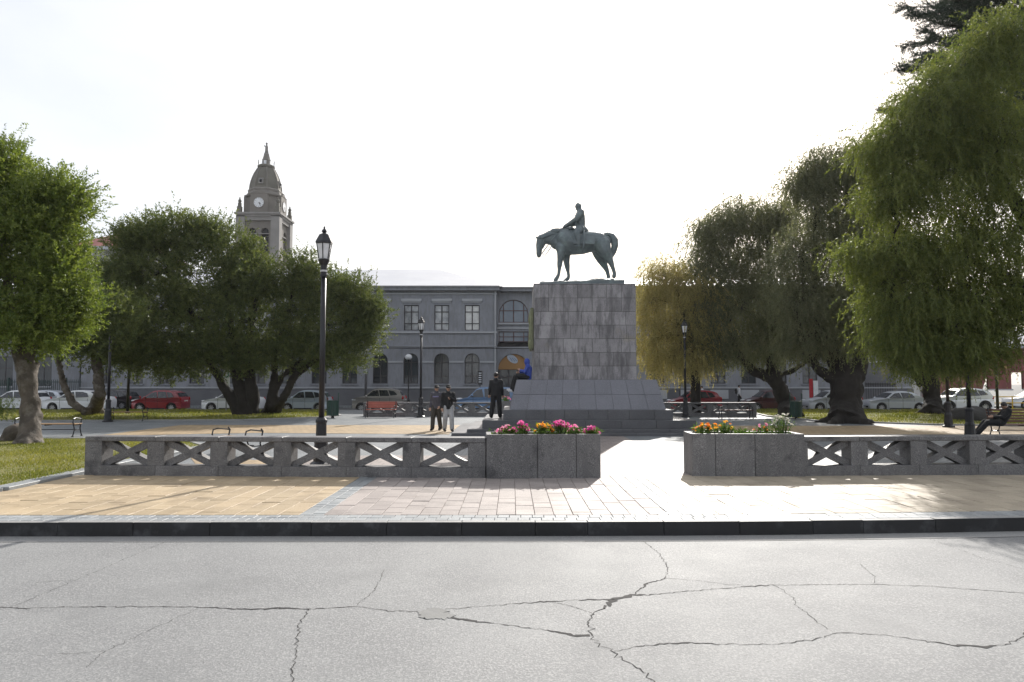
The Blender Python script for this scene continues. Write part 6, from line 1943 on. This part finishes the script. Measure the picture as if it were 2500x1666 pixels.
tree('weeping_tree', 'nearest bright green weeping tree filling the right picture edge', Vector((bx8, Y8, 0)),
     [[(bx8, Y8, -.1, .6), tpt(2635, 900, Y8, 36), tpt(2600, 750, Y8, 30), tpt(2540, 600, Y8, 22), tpt(2450, 450, Y8, 14), tpt(2380, 330, Y8, 9), tpt(2320, 220, Y8, 5)],
      [tpt(2610, 780, Y8, 20), tpt(2500, 700, Y8, 15), tpt(2380, 640, Y8, 10), tpt(2250, 600, Y8, 6), tpt(2120, 590, Y8, 3)],
      [tpt(2560, 620, Y8, 16), tpt(2560, 450, Y8, 12), tpt(2540, 250, Y8, 8), tpt(2500, 80, Y8, 4)]],
     [lobe(2170, 350, 60, 60, Y8, 1.4), lobe(2240, 300, 75, 75, Y8, 1.5), lobe(2320, 270, 90, 90, Y8, 1.6), lobe(2180, 460, 75, 75, Y8, 1.4), lobe(2270, 430, 85, 90, Y8, 1.6), lobe(2360, 420, 100, 110, Y8, 1.8),
      lobe(2105, 605, 60, 22, Y8, .7, .45), lobe(2180, 630, 80, 60, Y8, 1.4), lobe(2270, 590, 90, 90, Y8, 1.6), lobe(2380, 580, 110, 110, Y8, 1.8, 1.2), lobe(2180, 740, 60, 70, Y8, 1.2), lobe(2260, 740, 85, 80, Y8, 1.5), lobe(2370, 740, 100, 90, Y8, 1.7, 1.2),
      lobe(2200, 825, 55, 35, Y8, 1.1, .7), lobe(2290, 840, 80, 40, Y8, 1.3, .8), lobe(2390, 850, 90, 40, Y8, 1.4, .8), lobe(2470, 350, 100, 130, Y8, 1.8), lobe(2490, 560, 100, 120, Y8, 1.8), lobe(2480, 760, 100, 110, Y8, 1.7),
      lobe(2450, 170, 90, 90, Y8, 1.6, .8), lobe(2520, 60, 100, 90, Y8, 1.6, .7), lobe(2400, 330, 90, 90, Y8, 1.6), lobe(2265, 225, 55, 45, Y8, 1.1, .6), lobe(2345, 160, 65, 55, Y8, 1.2, .7), lobe(2425, 85, 65, 55, Y8, 1.2, .7), lobe(2600, 420, 110, 150, Y8, 2.0), lobe(2620, 700, 110, 120, Y8, 2.0)],
     lf_green, m_bark2, 'weep', 56, 19, 13, .076, .036, .44, .23, .010)
# conifer behind it
Y9 = 30.0
bx9 = P(2560, 1000, Y9).x
cf = thing('conifer_tree', 'tall dark conifer whose layered boughs reach over the top right corner', 'tree', (bx9, Y9, 0))
tk = MB().tube([(0, 0, -.1), (0, 0, 6), (.1, 0, 14), (.1, .1, 22)], [.5, .42, .28, .10], 12)
tk.build('trunk', m_bark2, cf, smooth=True, fix=False)
bm_ = MB()
Bs, Ds, Ls = [], [], []
z = 11.0
while z < 22.0:
    n = 9
    reach = 5.6 * (1 - max(0, z - 15) / 11)
    a0 = random.uniform(0, 6)
    for k in range(n):
        a = a0 + 2 * math.pi * k / n + random.uniform(-.25, .25)
        Lb = reach * random.uniform(.75, 1.1)
        d = Vector((math.cos(a), math.sin(a), 0))
        pts = [Vector((0, 0, z)) + d * Lb * u + Vector((0, 0, Lb * (.62 * u - .20 * u * u + .05 * random.uniform(-1, 1)))) for u in (0, .25, .5, .75, 1)]
        bm_.tube(pts, [.07, .055, .04, .028, .012], 5, False)
        s = Vector((-d.y, d.x, 0))
        for q in range(130):
            u = random.uniform(.22, 1.0)
            i = min(3, int(u * 4))
            p = pts[i].lerp(pts[i + 1], u * 4 - i)
            sg_ = random.choice((-1, 1))
            Bs.append(p)
            Ds.append((d * random.uniform(.5, 1.0) + s * sg_ * random.uniform(.1, .9) + Vector((0, 0, random.gauss(.15, .32)))).normalized())
            Ls.append(random.uniform(.45, 1.05) * (1.15 - .5 * u))
    z += random.uniform(.5, .8)
bm_.build('branches', m_bark2, cf, smooth=True, fix=False)
v, r = sprigs(np.array(Bs), np.array(Ds), np.array(Ls), 30, .13, .034, .75, .05, .25, .0, True)
np_mesh('crown', v, quads_of(v, 3), lf_con, cf, r)
# small bush at the far left and a low mound stone on the right lawn
b = P(-10, 990, 33.0)
sh = thing('leafy_shrub', 'small pale green shrub at the left picture edge before the white hatchback', 'shrub', (b.x, 33.0, 0))
N = 160
B = np.stack([rng.normal(0, .35, N), rng.normal(0, .3, N), rng.uniform(.05, .9, N)], 1)
D = np.stack([rng.normal(0, .5, N), rng.normal(0, .5, N), np.ones(N)], 1); D /= np.linalg.norm(D, axis=1, keepdims=True)
v, r = sprigs(B, D, np.full(N, .4), 14, .09, .03, .8)
np_mesh('foliage', v, quads_of(v), lf_bright, sh, r)
MB().tube([(0, 0, -.05), (.05, 0, .5), (0, .1, .9)], [.04, .03, .015], 6).build('stem', m_bark, sh)
g = G(2372, 1028)
bo = MB().ball((0, 0, .1), 1, 18, 10, (1.15, .9, .62))
bo.v = [(x + .08 * math.sin(7 * z + 3 * y), y + .08 * math.sin(5 * x), z + .05 * math.sin(6 * x + 2 * y)) for x, y, z in bo.v]
o = bo.build('boulder', M('dark_rock', (0.05, 0.048, 0.045), None, 3, .9, .03, 6), None, smooth=True)
o.location = (g.x, g.y, 0)
tag(o, 'low dark boulder on the right lawn behind the nearest lamp post', 'boulder')
g = G(34, 1078)
bo = MB().ball((0, 0, .12), 1, 18, 10, (.36, .34, .42))
bo.v = [(x + .05 * math.sin(9 * z + 5 * y), y + .05 * math.sin(8 * x), z + .04 * math.sin(9 * x + 4 * y)) for x, y, z in bo.v]
o = bo.build('tree_stump', m_bark, None, smooth=True)
o.location = (g.x, g.y, 0)
tag(o, 'rounded weathered stump leaning against the leftmost tree trunk', 'stump')
# ================================================================ HAZE (volume added in place of lens glare)
hz = MB().box(-905, 905, -305, 1505, -1.6, 40.5).build('haze', None)
hm = bpy.data.materials.new('glare_haze')
hm.use_nodes = True
hm.node_tree.nodes.clear()
ho = hm.node_tree.nodes.new('ShaderNodeOutputMaterial')
hv = hm.node_tree.nodes.new('ShaderNodeVolumePrincipled')
hv.inputs['Color'].default_value = (0.96, 0.97, 1.0, 1)
hv.inputs['Density'].default_value = 0.00012
hv.inputs['Anisotropy'].default_value = 0.5
hm.node_tree.links.new(hv.outputs['Volume'], ho.inputs['Volume'])
hz.data.materials.append(hm)
tag(hz, 'thin added haze volume standing in for lens glare over the square', 'haze', None, 'stuff')
